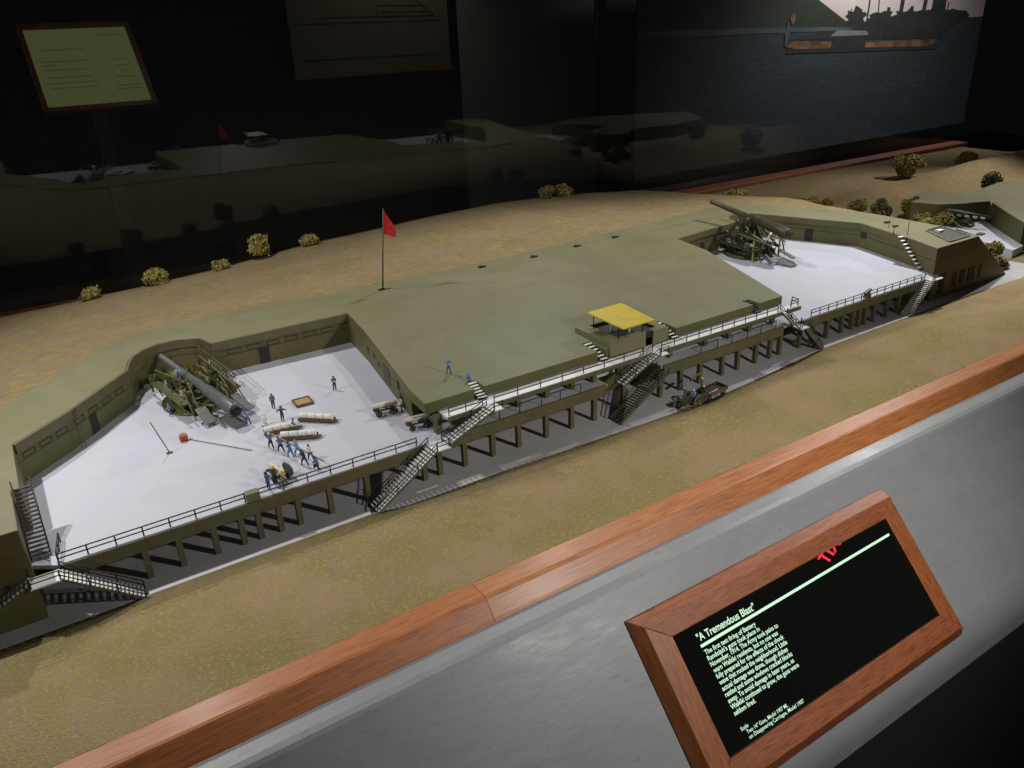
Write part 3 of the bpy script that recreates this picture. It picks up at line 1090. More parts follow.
        for s in (-1, 1):
            k.tube((-0.95, s * 0.30, 0.46), (-0.35, s * 0.27, 0.60), 0.02, n=6)
            k.bar((-0.62, s * 0.50, 0.02), (-0.62, s * 0.50, 0.52), 0.02, 0.05)
        k.build('side_ladder', TANW, g_)
    else:
        rg = random.Random(21)
        for s in (-1, 1):
            k = MB()
            for i in range(13):
                x0, x1 = rg.uniform(-0.65, 0.6), rg.uniform(-0.65, 0.6)
                k.bar((x0, s * rg.uniform(0.16, 0.46), rg.uniform(0.07, 0.2)), (x0 * 0.5 + x1 * 0.5, s * rg.uniform(0.16, 0.5), rg.uniform(0.3, 0.58)), 0.014, 0.022)
            k.build('pipework', IRON if s < 0 else CM, g_)
            k = MB()
            for i in range(7):
                x, z = rg.uniform(-0.6, 0.5), rg.uniform(0.12, 0.45)
                k.tube((x, s * 0.33, z), (x, s * 0.40, z), rg.uniform(0.02, 0.055), n=10)
            k.build('gear_train', IRON, g_)
        k = MB()
        k.bar((0.55, -0.40, 0.50), (-0.75, -0.42, 0.30), 0.035, 0.13)
        k.bar((0.70, 0.42, 0.42), (-0.25, 0.36, 0.50), 0.035, 0.12)
        k.bar((0.9, 0.5, 0.30), (0.55, 0.5, 0.42), 0.03, 0.10)
        k.bar((0.85, 0.5, 0.05), (0.85, 0.5, 0.34), 0.03, 0.05)
        k.build('side_beam', CM, g_)
        k = MB()
        for z in (0.66, 0.60):
            k.tube((0.75, -0.5, z), (-0.55, -0.52, z - 0.18), 0.012, n=6)
        for x in (0.7, 0.2, -0.3):
            k.tube((x, -0.5, 0.3), (x, -0.5, 0.64 + (x - 0.7) * 0.14), 0.010, n=6)
        for s in (-1, 1):
            k.tube((-0.45, s * 0.30, 0.5), (-0.85, s * 0.36, 0.09), 0.012, n=6)
            k.tube((-0.55, s * 0.46, 0.42), (-0.95, s * 0.5, 0.09), 0.012, n=6)
        k.build('stair_rails', CM, g_)
    for ch in g_.children:
        if not ch.name.startswith('barrel'):
            ch.scale = (0.94, 0.84, 0.96)
    return g_


az1 = math.atan2(2.69, -0.5)
make_gun('grey barrelled gun lowered for loading on an olive carriage, crew around it', (1.98, 12.72, D), az1, (-1.38, 0, 0.26), (1.34, 0, 0.40), False, GUNG, GUNO)
az2 = math.atan2(2.57, 0.16)
make_gun('dark gun raised above the parapet in firing position, right gun pit', (15.08, 12.95, D), az2, (-1.22, 0, 0.72), (1.36, 0, 1.06), True, GUND, GUND)


# ------------------------------------------------------------------ model people
H = 0.252
BASE = dict(pelvis=(0, 0, .52), spine=(0, 0, .65), chest=(0, 0, .77), neck=(.005, 0, .865), head=(.012, 0, .925), crown=(.005, 0, .975),
            shL=(0, .10, .80), elL=(-.01, .135, .645), haL=(.03, .135, .50), shR=(0, -.10, .80), elR=(-.01, -.135, .645), haR=(.03, -.135, .50),
            hipL=(0, .05, .49), knL=(.015, .06, .27), anL=(-.01, .065, .045), toL=(.075, .07, .022),
            hipR=(0, -.05, .49), knR=(.015, -.06, .27), anR=(-.01, -.065, .045), toR=(.075, -.07, .022))
RAD = dict(pelvis=.085, spine=.080, chest=.096, neck=.040, head=.064, crown=.046, shL=.056, elL=.043, haL=.034, shR=.056, elR=.043, haR=.034,
           hipL=.070, knL=.053, anL=.037, toL=.030, hipR=.070, knR=.053, anR=.037, toR=.030)
EDGES = [('pelvis', 'spine'), ('spine', 'chest'), ('chest', 'neck'), ('neck', 'head'), ('head', 'crown'), ('chest', 'shL'), ('shL', 'elL'), ('elL', 'haL'),
         ('chest', 'shR'), ('shR', 'elR'), ('elR', 'haR'), ('pelvis', 'hipL'), ('hipL', 'knL'), ('knL', 'anL'), ('anL', 'toL'), ('pelvis', 'hipR'), ('hipR', 'knR'), ('knR', 'anR'), ('anR', 'toR')]
POSES = {
    'stand': {},
    'folded': dict(haL=(.09, .02, .66), elL=(.0, .14, .66), haR=(.09, -.02, .64), elR=(.0, -.14, .65), knR=(.02, -.075, .27), anR=(0, -.09, .045), toR=(.07, -.11, .022)),
    'arms_out': dict(elL=(.02, .24, .76), haL=(.05, .36, .78), elR=(.02, -.22, .70), haR=(.09, -.28, .62)),
    'look': dict(elL=(.08, .19, .80), haL=(.09, .07, .93), elR=(.08, -.19, .80), haR=(.09, -.07, .93), knL=(.02, .09, .27), anL=(0, .12, .045), toL=(.07, .14, .022), knR=(0, -.09, .27), anR=(-.03, -.12, .045), toR=(.05, -.14, .022)),
    'pull': dict(pelvis=(-.06, 0, .47), spine=(-.01, 0, .60), chest=(.05, 0, .71), neck=(.09, 0, .80), head=(.115, 0, .855), crown=(.12, 0, .905), shL=(.06, .10, .73), shR=(.06, -.10, .73),
                 elL=(.17, .09, .63), haL=(.27, .03, .58), elR=(.14, -.10, .58), haR=(.23, -.02, .55), hipL=(-.05, .05, .45), hipR=(-.06, -.05, .45), knL=(.11, .07, .27), anL=(.13, .08, .045), toL=(.21, .08, .022),
                 knR=(-.12, -.06, .26), anR=(-.24, -.07, .05), toR=(-.16, -.08, .022)),
    'kneel': dict(pelvis=(-.03, 0, .27), spine=(.0, 0, .40), chest=(.05, 0, .51), neck=(.08, 0, .605), head=(.10, 0, .66), crown=(.10, 0, .71), shL=(.05, .10, .54), shR=(.05, -.10, .54),
                  elL=(.14, .12, .42), haL=(.24, .08, .36), elR=(.14, -.12, .42), haR=(.24, -.07, .34), hipL=(-.01, .05, .25), knL=(.17, .08, .27), anL=(.15, .08, .045), toL=(.23, .08, .022),
                  hipR=(-.02, -.05, .25), knR=(.06, -.08, .05), anR=(-.15, -.08, .05), toR=(-.21, -.08, .03)),
    'sit': dict(pelvis=(-.02, 0, .08), spine=(-.03, 0, .21), chest=(0, 0, .33), neck=(.03, 0, .42), head=(.05, 0, .48), crown=(.05, 0, .53), shL=(0, .10, .36), shR=(0, -.10, .36),
                elL=(.07, .13, .24), haL=(.17, .08, .22), elR=(.07, -.13, .24), haR=(.17, -.08, .22), hipL=(0, .05, .08), hipR=(0, -.05, .08), knL=(.20, .07, .17), anL=(.27, .07, -.05), toL=(.34, .07, -.07),
                knR=(.19, -.07, .18), anR=(.24, -.07, -.04), toR=(.31, -.07, -.06)),
    'lift': dict(elL=(.14, .12, .72), haL=(.24, .06, .80), elR=(.13, -.12, .70), haR=(.23, -.05, .76), knR=(-.04, -.07, .27), anR=(-.10, -.08, .045), toR=(-.02, -.09, .022), knL=(.06, .06, .28), anL=(.06, .07, .045), toL=(.14, .07, .022)),
}


def person_mesh(pose):
    J = dict(BASE)
    J.update(POSES[pose])
    names = list(J)
    me = bpy.data.meshes.new('skeleton')
    me.from_pydata([Vector(J[n]) for n in names], [(names.index(a), names.index(c_)) for a, c_ in EDGES], [])
    o = bpy.data.objects.new('skeleton', me)
    sc.collection.objects.link(o)
    o.modifiers.new('skin', 'SKIN').use_smooth_shade = True
    sub = o.modifiers.new('sub', 'SUBSURF')
    sub.levels = sub.render_levels = 1
    for i, n in enumerate(names):
        me.skin_vertices[0].data[i].radius = (RAD[n], RAD[n] * (0.85 if n in ('chest', 'spine') else 1))
        me.skin_vertices[0].data[i].use_root = n == 'pelvis'
    dg = bpy.context.evaluated_depsgraph_get()
    out = bpy.data.meshes.new_from_object(o.evaluated_get(dg))
    bpy.data.objects.remove(o)
    bpy.data.meshes.remove(me)
    kind = {}
    for a, c_ in EDGES:
        kind[a, c_] = 0
    P = {n: Vector(J[n]) for n in names}
    idx = []
    for p in out.polygons:
        c_ = p.center
        best, bd = None, 9
        for a, e in EDGES:
            A, B = P[a], P[e]
            d_ = B - A
            t = max(0, min(1, (c_ - A).dot(d_) / d_.dot(d_)))
            q = (c_ - (A + d_ * t)).length
            if q < bd:
                best, bd = (a, e, t), q
        a, e, t = best
        if a in ('neck', 'head'):
            m_ = 0
        elif a.startswith('el') and t > 0.72:
            m_ = 0
        elif a in ('spine', 'chest') or a[:2] in ('sh', 'el') or (a == 'pelvis' and e == 'spine' and t > 0.4):
            m_ = 1
        elif a[:2] == 'an' or (a[:2] == 'kn' and t > 0.85):
            m_ = 3
        else:
            m_ = 2
        idx.append(m_)
    out.transform(Matrix.Scale(H, 4))
    for p, m_ in zip(out.polygons, idx):
        p.material_index = m_
        p.use_smooth = True
    hd = P['head']
    PMI[pose] = idx
    return out, hd * H


PMI = {}
PM = {p: person_mesh(p) for p in POSES}


def person(label, x, y, z, deg, pose, shirt, trousers, hat=None, group=None):
    me, hd = PM[pose]
    me = me.copy()
    me.materials.clear()
    for m_ in (SKIN, shirt, trousers, BOOT):
        me.materials.append(m_)
    me.polygons.foreach_set('material_index', PMI[pose])
    o = bpy.data.objects.new('person', me)
    sc.collection.objects.link(o)
    o.location = (x, y, z + 0.001)
    o.rotation_euler = (0, 0, math.radians(deg))
    tag(o, label, 'person', group)
    k = MB()
    if hat == 'brim':
        k.lathe(hd + V(0, 0, 0.003), hd + V(0, 0, 0.024), [(0, 0.026), (0.2, 0.026), (0.2, 0.016), (0.8, 0.015), (1, 0.008)], 10)
        m_ = BROWN
    elif hat == 'yellow':
        k.lathe(hd + V(0, 0, 0.002), hd + V(0, 0, 0.026), [(0, 0.027), (0.2, 0.026), (0.25, 0.019), (0.8, 0.016), (1, 0.008)], 10)
        m_ = YHAT
    elif hat == 'white':
        k.lathe(hd + V(0, 0, 0.002), hd + V(0, 0, 0.022), [(0, 0.018), (0.5, 0.018), (1, 0.010)], 10)
        m_ = WHITEC
    elif hat == 'blue':
        k.lathe(hd + V(0, 0, 0.002), hd + V(0, 0, 0.022), [(0, 0.018), (0.5, 0.018), (1, 0.010)], 10)
        m_ = LBLUE
    else:
        k.lathe(hd + V(-0.002, 0, -0.001), hd + V(-0.001, 0, 0.020), [(0, 0.0165), (0.5, 0.0165), (1, 0.008)], 10)
        m_ = HAIR
    k.build('hat' if hat else 'hair', m_, o)
    return o


person('figure in dark navy standing alone near the back of the left platform', 3.91, 11.69, D, -100, 'folded', NAVY, NAVY)
person('figure in blue shirt and dark trousers standing beside the flat tan hatch', 2.87, 11.65, D, -110, 'stand', BLUE, NAVY)
person('figure in brown uniform with arms spread behind the powder trays', 2.84, 11.11, D, -120, 'arms_out', BROWN, BROWN, 'brim')
person('figure in light blue by the gun breech, stooping to it', 2.38, 11.32, D, 130, 'lift', LBLUE, BLUE)
person('small figure in white kneeling between the breech and the powder trays', 2.56, 11.14, D, 10, 'kneel', WHITEC, WHITEC, 'white')
person('blue figure kneeling between the two front powder trays', 2.86, 10.72, D, -20, 'kneel', BLUE, NAVY)
GR = 'crew hauling the rammer pole'
for (x, y, lb, cl, tr, ht) in ((2.42, 10.36, 'first hauler of the crew line, next to the tray corner, pale hat', BLUE, NAVY, 'white'),
                               (2.50, 10.17, 'second hauler of the crew line in dark blue', BLUE, NAVY, None),
                               (2.56, 9.93, 'third hauler of the crew line, dressed all in mid blue', BLUE, BLUE, None),
                               (2.66, 9.92, 'hauler in lighter blue bending on the far side of the line', LBLUE, LBLUE, 'blue'),
                               (2.64, 9.6, 'hauler in deep navy near the railing end of the line', NAVY, NAVY, None),
                               (2.76, 9.68, 'hauler in white shirt on the far side of the line', WHITEC, NAVY, None)):
    person(lb, x, y, D, 102 + rnd.uniform(-12, 12), 'pull', cl, tr, ht, GR)
person('crouching blue figure at the railing end of the hauling crew', 2.74, 9.38, D, 110, 'kneel', BLUE, NAVY, None, GR)
k = MB()
k.tube((2.50, 10.55, D + 0.13), (2.84, 9.36, D + 0.10), 0.010, n=6)
tag(k.build('rammer_pole', TANW), 'long thin wooden pole held by the hauling crew', 'pole')
person('figure in blue standing left of the loaded shell cart at the railing', 2.04, 9.27, D, 60, 'lift', BLUE, BLUE)
person('figure in brown with a yellow hat behind the shell cart at the railing', 2.16, 9.38, D, 95, 'lift', BROWN, BROWN, 'yellow')
person('figure in cream shirt standing by the dark door in the side wall', 4.44, 10.28, D, 170, 'stand', CREAM, BROWN)
person('figure in pale blue with arms raised to the face on the battery roof', 5.20, 10.09, 1.10, -110, 'look', LBLUE, BLUE, 'blue')
person('figure in pale blue sitting at the head of the little roof steps', 5.32, 9.72, 1.10, -95, 'sit', LBLUE, BLUE, 'blue')
person('blue crewman standing on top of the grey gun beside its barrel', 1.80, 12.95, D + 0.30, 250, 'lift', LBLUE, BLUE, 'blue')
person('blue crewman low on the near side of the gun carriage', 1.50, 12.45, D, 200, 'kneel', LBLUE, BLUE, 'blue')


# ------------------------------------------------------------------ shell carts, powder trays, small gear
def shell(mb, a, e, r):
    mb.lathe(a, e, [(0, r * 0.95), (0.04, r), (0.62, r), (0.82, r * 0.74), (0.94, r * 0.36), (1, 0.004)], 12)


def cart(label, loc, az):
    t = thing('shell_cart', label, 'shell cart', loc, az, 'shell carts')
    k = MB()
    k.bar((-0.15, -0.05, 0.09), (0.17, -0.05, 0.09), 0.018, 0.025)
    k.bar((-0.15, 0.05, 0.09), (0.17, 0.05, 0.09), 0.018, 0.025)
    for x in (-0.12, 0.0, 0.14):
        k.bar((x, -0.08, 0.095), (x, 0.08, 0.095), 0.02, 0.025)
    k.bar((-0.15, 0, 0.09), (-0.32, 0, 0.05), 0.014, 0.014)
    k.bar((-0.32, -0.06, 0.05), (-0.32, 0.06, 0.05), 0.012, 0.012)
    k.build('cart_frame', IRON, t)
    for x, s, R in ((-0.10, 1, 0.062), (-0.10, -1, 0.062), (0.13, 1, 0.048), (0.13, -1, 0.048)):
        k = MB()
        k.wheel((x, s * 0.095, R), (0, 1, 0), R - 0.008, 0.010, 8)
        k.build('wheel', BLACK, t)
    k = MB()
    shell(k, (-0.16, 0, 0.150), (0.26, 0, 0.150), 0.042)
    k.build('shell', CREAM, t)
    k = MB()
    k.tube((-0.185, 0, 0.150), (-0.155, 0, 0.150), 0.036, n=12)
    k.build('shell_base', YHAT, t)
    return t


c1 = cart('shell cart parked in front of the dark side wall door', (4.22, 10.38, D), math.radians(170))
copy_tree(c1, (4.42, 9.66, D), math.radians(172), 'shell cart rolling out of the open corner bay by the pillar')
copy_tree(c1, (2.22, 9.47, D), math.radians(100), 'shell cart at the railing between the yellow hatted man and a disc')
k = MB()
k.lathe((2.36, 9.46, D + 0.10), (2.39, 9.47, D + 0.105), [(0, 0.10), (0.4, 0.105), (0.6, 0.105), (1, 0.09)], 20)
tag(k.build('shot_disc', PLATE), 'grey round plate leaning upright beside the shell cart at the railing', 'disc')


def tray(label, a, e):
    a, e = Vector((*a, D)), Vector((*e, D))
    t = thing('powder_tray', label, 'powder tray', tuple(a), 0, 'powder trays on the left platform')
    d_ = e - a
    k = MB()
    k.bar(V(0, 0, 0.028), d_ + V(0, 0, 0.028), 0.115, 0.02)
    sd = Vector((-d_.y, d_.x, 0)).normalized()
    for s in (-1, 1):
        k.bar(sd * 0.055 * s + V(0, 0, 0.045), d_ + sd * 0.055 * s + V(0, 0, 0.045), 0.012, 0.04)
    for f in (0.08, 0.36, 0.64, 0.92):
        k.bar(d_ * f - sd * 0.06 + V(0, 0, 0.01), d_ * f + sd * 0.06 + V(0, 0, 0.01), 0.03, 0.018)
    k.bar(d_ + V(0, 0, 0.03), d_ * 1.10 + V(0, 0, 0.03), 0.06, 0.014)
    k.build('cradle', BRNW, t)
    for i in range(4):
        k = MB()
        f0, f1 = 0.02 + 0.24 * i, 0.02 + 0.24 * (i + 1) - 0.012
        k.lathe(d_ * f0 + V(0, 0, 0.088), d_ * f1 + V(0, 0, 0.088), [(0, 0.040), (0.05, 0.046), (0.95, 0.046), (1, 0.040)], 14)
        k.build('powder_charge', WHITE, t)
    return t


tray('white powder charges on a brown tray, farthest right of the three', (3.05, 10.97), (3.46, 10.58))
tray('white powder charges on a brown tray, nearest to the gun breech', (2.46, 10.81), (2.96, 10.72))
tray('white powder charges on a brown tray, closest to the hauling crew', (2.61, 10.52), (3.08, 10.26))
hp = thing('hatch_tray', 'flat tan square tray with a dark rim on the left platform', 'tray', (3.31, 11.54, D), math.radians(-2))
k = MB()
k.box(-0.12, 0.12, -0.125, 0.125, 0.001, 0.03)
k.build('tray_bed', TANW, hp)
k = MB()
for a, e in (((-0.13, -0.13), (0.13, -0.13)), ((0.13, -0.13), (0.13, 0.13)), ((0.13, 0.13), (-0.13, 0.13)), ((-0.13, 0.13), (-0.13, -0.13))):
    k.bar((*a, 0.022), (*e, 0.022), 0.02, 0.042)
k.build('tray_rim', BRNW, hp)
pl = thing('leaning_pole', 'thin dark pole leaning on a small foot in the open left platform', 'pole', (1.19, 11.12, D))
k = MB()
k.tube((0, 0, 0.01), (-0.14, 0.1, 0.50), 0.007, n=6)
k.build('pole_shaft', IRON, pl)
k = MB()
k.box(-0.04, 0.04, -0.03, 0.03, 0.001, 0.012)
k.build('pole_foot', BRNW, pl)
bk = thing('sponge_bucket', 'small red bucket with tan sponge heads on the left platform', 'bucket', (1.45, 11.39, D))
k = MB()
k.lathe((0, 0, 0.001), (0, 0, 0.075), [(0, 0.055), (1, 0.062)], 14)
k.build('bucket_body', REDP, bk)
k = MB()
for i in range(7):
    a = i * 0.9
    k.lathe((0.028 * math.cos(a), 0.028 * math.sin(a), 0.06), (0.034 * math.cos(a), 0.034 * math.sin(a), 0.115), [(0, 0.02), (0.5, 0.026), (1, 0.012)], 8)
k.build('sponge_heads', TANW, bk)
k = MB()
k.tube((1.52, 11.36, D + 0.012), (2.17, 10.45, D + 0.012), 0.0055, n=6)
tag(k.build('sponge_staff', BRNW), 'long thin staff lying on the platform beside the red bucket', 'staff')

# motor tractor and trailer on the road
tr = thing('road_wagon', 'dark little tractor hauling an open wagon on the road below the gallery', 'wagon', (9.1, 8.62, 0.0), math.radians(184))
k = MB()
k.bar((0.08, 0, 0.13), (0.42, 0, 0.13), 0.11, 0.09)
k.bar((0.02, 0, 0.10), (0.12, 0, 0.10), 0.15, 0.03)
k.tube((0.30, 0, 0.17), (0.30, 0, 0.25), 0.012, n=6)
k.build('tractor_body', IRON, tr)
for x, s, R in ((0.12, 1, 0.115), (0.12, -1, 0.115), (0.40, 1, 0.07), (0.40, -1, 0.07)):
    k = MB()
    k.wheel((x, s * 0.12, R), (0, 1, 0), R - 0.012, 0.015, 8)
    k.build('wheel', OLIVE_T, tr)
k = MB()
k.bar((-0.02, 0, 0.12), (-0.62, 0, 0.12), 0.24, 0.025)
for s in (-1, 1):
    k.bar((-0.02, s * 0.12, 0.15), (-0.62, s * 0.12, 0.15), 0.014, 0.05)
k.bar((-0.62, -0.12, 0.15), (-0.62, 0.12, 0.15), 0.014, 0.05)
k.bar((0.0, 0, 0.09), (0.14, 0, 0.09), 0.02, 0.02)
k.build('wagon_bed', IRON, tr)
for x, s in ((-0.14, 1), (-0.14, -1), (-0.5, 1), (-0.5, -1)):
    k = MB()
    k.wheel((x, s * 0.125, 0.065), (0, 1, 0), 0.055, 0.010, 8)
    k.build('wheel', BLACK, tr)
k = MB()
k.bar((9.26, 8.52, 0.160), (9.50, 8.56, 0.160), 0.022, 0.022)
tag(k.build('white_beam', WHITE), 'white beam lying in the open wagon bed', 'beam')
k = MB()
k.bar((9.24, 8.46, 0.160), (9.6, 8.50, 0.160), 0.035, 0.025)
tag(k.build('red_beam', REDB), 'dark red beam lying in the wagon beside the white one', 'beam')
person('driver in pale blue with a white hat on the small tractor', 8.99, 8.60, 0.155, 184, 'sit', LBLUE, BLUE, 'white')
person('man in blue standing at the back of the wagon with a raised log', 9.28, 8.72, 0.137, 150, 'lift', BLUE, NAVY, 'yellow')
person('man with a tan hat sitting in the wagon bed below the standing man', 9.24, 8.62, 0.15, 170, 'sit', NAVY, NAVY, 'yellow')
k = MB()
k.tube((9.07, 8.78, 0.375), (9.36, 8.86, 0.395), 0.018, n=7)
tag(k.build('carried_log', BRNW), 'short brown log held up by the man standing in the wagon', 'log')


# ------------------------------------------------------------------ bushes and trees
def crown_mesh(mb, c, rx, ry, rz, n, leaf, seed):
    r_ = random.Random(seed)
    lumps = [(Vector((r_.uniform(-.6, .6), r_.uniform(-.6, .6), r_.uniform(-.35, .55))), r_.uniform(.28, .6)) for _ in range(13)]
    for i in range(n):
        cc, rr = r_.choice(lumps)
        dv = Vector((r_.gauss(0, 1), r_.gauss(0, 1), r_.gauss(0.25, 1))).normalized() * rr * (1 if r_.random() < 0.75 else r_.uniform(.4, 1.12))
        p = cc + dv
        if p.z < -0.55:
            p.z = -0.55 + r_.random() * 0.1
        p = Vector((p.x * rx, p.y * ry, p.z * rz)) + Vector(c)
        nrm = (dv + Vector((r_.uniform(-.6, .6), r_.uniform(-.6, .6), r_.uniform(-.6, .6)))).normalized()
        a = nrm.orthogonal().normalized() * leaf * r_.uniform(.6, 1.3)
        e = nrm.cross(a).normalized() * leaf * r_.uniform(.5, 1.1)
        mb.face([p - a - e, p + a - e * .6, p + a * .7 + e, p - a * .8 + e * .9])


def bush(label, x, y, s, wide, m_, cat='bush', trunk=0.0, z=None, n=900, seed=1):
    zz = hill_z(x, y) if z is None else z
    t = thing('model_tree' if cat == 'tree' else 'model_bush', label, cat, (x, y, zz - 0.01), 0, 'model trees' if cat == 'tree' else 'model bushes')
    k = MB()
    crown_mesh(k, (0, 0, trunk + s * 0.62), s * wide, s * wide * 0.9, s, int(n * 2.2), 0.024 + 0.022 * s, seed)
    r_ = random.Random(seed + 50)
    bmesh.ops.create_icosphere(k.bm, subdivisions=3, radius=1.0, matrix=Matrix.Translation((0, 0, trunk + s * 0.62)) @ Matrix.Diagonal((s * wide * 0.5, s * wide * 0.46, s * 0.5, 1)))
    k.bm.verts.ensure_lookup_table()
    for v in list(k.bm.verts)[-642:]:
        v.co += Vector((0, 0, 0)) + (v.co - Vector((0, 0, trunk + s * 0.62))) * 0.35 * noise.noise(v.co * (3.2 / s) + Vector((seed, 0, 0)))
    k.build('crown', m_, t)
    k = MB()
    k.lathe((0, 0, -0.02), (0.02, 0.01, trunk + s * 0.7), [(0, 0.05 * s + .012), (1, 0.012)], 7)
    for a in (0.5, 2.4, 4.3):
        k.tube((0.01, 0, trunk + s * 0.25), (math.cos(a) * s * .4, math.sin(a) * s * .4, trunk + s * 0.75), 0.016, 0.006, 5)
    k.build('trunk', BARK, t)
    return t


CB = 19.95
bush('small tan bush on the hill crest at the far left', 1.3, CB, 0.17, 1.3, BUSH, seed=2, n=500)
bush('rounded tan bush on the hill crest, second from the left', 2.73, CB, 0.24, 1.35, BUSH, seed=3)
bush('tiny tan bush on the hill crest left of the bare trunked tree', 4.26, CB, 0.15, 1.3, BUSH, seed=4, n=450)
bush('tan round tree on a short trunk on the crest left of the flag', 5.29, CB, 0.30, 0.85, BUSH, 'tree', 0.12, seed=5)
bush('low tan bush on the hill crest just left of the flag', 6.59, CB, 0.17, 1.5, BUSH, seed=6, n=500)
bush('darker left bush of the close pair behind the hill crest', 14.05, 19.98, 0.25, 0.95, BUSHG, seed=7, n=700)
bush('paler right bush of the close pair behind the hill crest', 14.75, 19.98, 0.25, 1.05, BUSH, seed=8, n=700)
bush('very low yellow bush where the hill crest meets the wood rail', 19.0, 16.9, 0.16, 2.0, BUSH, seed=9, n=500)
bush('wide low yellow bush on the grass beyond the raised gun', 21.2, 16.2, 0.24, 1.7, BUSH, seed=10, n=800)
bush('faint flat yellow bush right of the wide low one', 21.9, 15.8, 0.16, 1.7, BUSH, seed=11, n=500)
bush('small bright yellow bush at the foot of the dark mound', 22.3, 15.0, 0.24, 1.1, BUSH, seed=12, n=600)
bush('dark round bush beside the parapet grass of the right pit', 22.0, 14.0, 0.34, 1.05, BUSHD, seed=13)
bush('small olive tree with a thin trunk right of the dark round bush', 22.5, 13.4, 0.30, 0.95, BUSHG, 'tree', 0.16, seed=14)
bush('big wide olive thicket left of the distant gun', 21.75, 12.4, 0.36, 1.5, BUSHG, seed=15, n=1500, z=0.14)
bush('large olive tree alone on the grass near the back rail', 27.9, 17.0, 0.46, 1.25, BUSHG, 'tree', 0.10, seed=16, n=1500)
bush('small olive bush in the shade near the far corner', 31.6, 16.9, 0.30, 1.2, BUSH, seed=17)
bush('dark grey green bush behind the distant emplacement', 27.6, 13.7, 0.42, 1.1, BUSHD, seed=18)
bush('olive bush in front of the distant pale platform', 20.55, 9.95, 0.30, 1.1, BUSHG, seed=19, z=0.05)
bush('dark low bush at the foot of the sloping end wall', 20.3, 9.55, 0.14, 1.6, BUSHD, seed=20, n=400, z=0.0)

# ------------------------------------------------------------------ second emplacement at the right edge
sec = thing('small_emplacement', 'smaller grey green emplacement with a pale floor at the right edge', 'emplacement', (25, 11.8, 0))
k = MB()
k.prism([(22.20, 13.22), (22.43, 12.57), (23.06, 12.15), (23.77, 11.83), (22.67, 10.76), (21.9, 9.95), (24.0, 9.3), (29.5, 10.4), (29.0, 12.4), (27.4, 12.85), (26.61, 13.1), (25.43, 12.95), (24.24, 13.05), (23.79, 13.7), (23.25, 13.8), (22.5, 13.6)], 0.0, 0.8)
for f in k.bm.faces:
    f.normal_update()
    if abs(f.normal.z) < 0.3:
        f.material_index = 1  # shade-darkened olive on the upright faces here too
k.build('emplacement_block', [OLIVE, OLIVE_SHADE], sec, world=True, bevel=0.03)
k = MB()
k.prism([(22.3, 12.9), (22.45, 12.62), (23.1, 12.2), (23.79, 11.9), (22.7, 10.8), (21.8, 9.8), (21.2, 9.75), (21.35, 10.4), (21.75, 11.3), (22.1, 12.1)], 0.0, 0.25)
k.build('pale_floor', DECK, sec, world=True)
k = MB()
k.bar((23.72, 11.80, 0.82), (23.1, 11.1, 0.27), 0.05, 0.05)
k.build('wall_pipe', OLIVE, sec, world=True)
sg = thing('small_gun', 'dark small gun with bright fittings in the distant emplacement', 'coastal gun', (22.75, 12.0, 0.25), math.radians(-75))
k = MB()
k.lathe((-0.55, 0, 0.36), (0.75, 0, 0.30), [(0, 0.05), (0.1, 0.07), (0.4, 0.065), (0.42, 0.05), (1, 0.035)], 12)
k.build('barrel', GUND, sg)
k = MB()
k.lathe((0, 0, 0.001), (0, 0, 0.10), [(0, 0.36), (0.5, 0.36), (0.5, 0.28), (1, 0.24)], 20)
for s in (-1, 1):
    k.bar((-0.25, s * 0.12, 0.1), (0.05, s * 0.10, 0.36), 0.04, 0.1)
    k.bar((0.3, s * 0.12, 0.1), (0.05, s * 0.10, 0.36), 0.04, 0.1)
    k.bar((-0.4, s * 0.25, 0.05), (0.3, s * 0.25, 0.25), 0.03, 0.05)
k.build('carriage', GUND, sg)
k = MB()
for i in range(6):
    k.bar((-0.5 + 0.2 * i, -0.16, 0.30), (-0.38 + 0.2 * i, -0.16, 0.29), 0.03, 0.05)
k.bar((-0.2, -0.3, 0.02), (0.5, -0.36, 0.02), 0.03, 0.02)
k.bar((-0.1, -0.3, 0.14), (0.1, -0.34, 0.03), 0.04, 0.02)
k.build('fittings', STEEL, sg)
k = MB()
k.box(22.0, 22.2, 11.0, 11.14, 0.251, 0.29)
tag(k.build('deck_hatch', BRNW), 'small brown hatch on the pale floor of the distant emplacement', 'hatch')

# ------------------------------------------------------------------ case: wooden rails, ledge, glass
def rail_piece(label, x0, x1, m_, name='wooden_rail'):
    k = MB()
    prof = [(6.70, -0.2), (6.70, 0.055), (6.69, 0.062), (6.42, 0.064), (6.385, 0.056), (6.36, 0.036), (6.21, -0.12), (6.185, -0.15), (6.18, -0.17), (6.18, -0.2)]
    A = [k.bm.verts.new((x0, y, z)) for y, z in prof]
    B = [k.bm.verts.new((x1, y, z)) for y, z in prof]
    for i in range(len(prof)):
        j = (i + 1) % len(prof)
        f = k.bm.faces.new([A[i], A[j], B[j], B[i]])
        f.smooth = False
    k.bm.faces.new(A[::-1])
    k.bm.faces.new(B)
    bmesh.ops.recalc_face_normals(k.bm, faces=k.bm.faces)
    return tag(k.build(name, m_), label, 'wooden rail')


rail_piece('polished mahogany front rail, shorter left length up to the joint', -5.0, 3.525, MAHOG)
rail_piece('polished mahogany front rail, long right length beyond the joint', 3.531, 38.0, MAHOGL)

TL = math.radians(46.5)
cs, sn = math.cos(TL), math.sin(TL)


def slope(s, n=0.0):
    return 5.9 + s * cs - n * sn, -0.15 + s * sn + n * cs


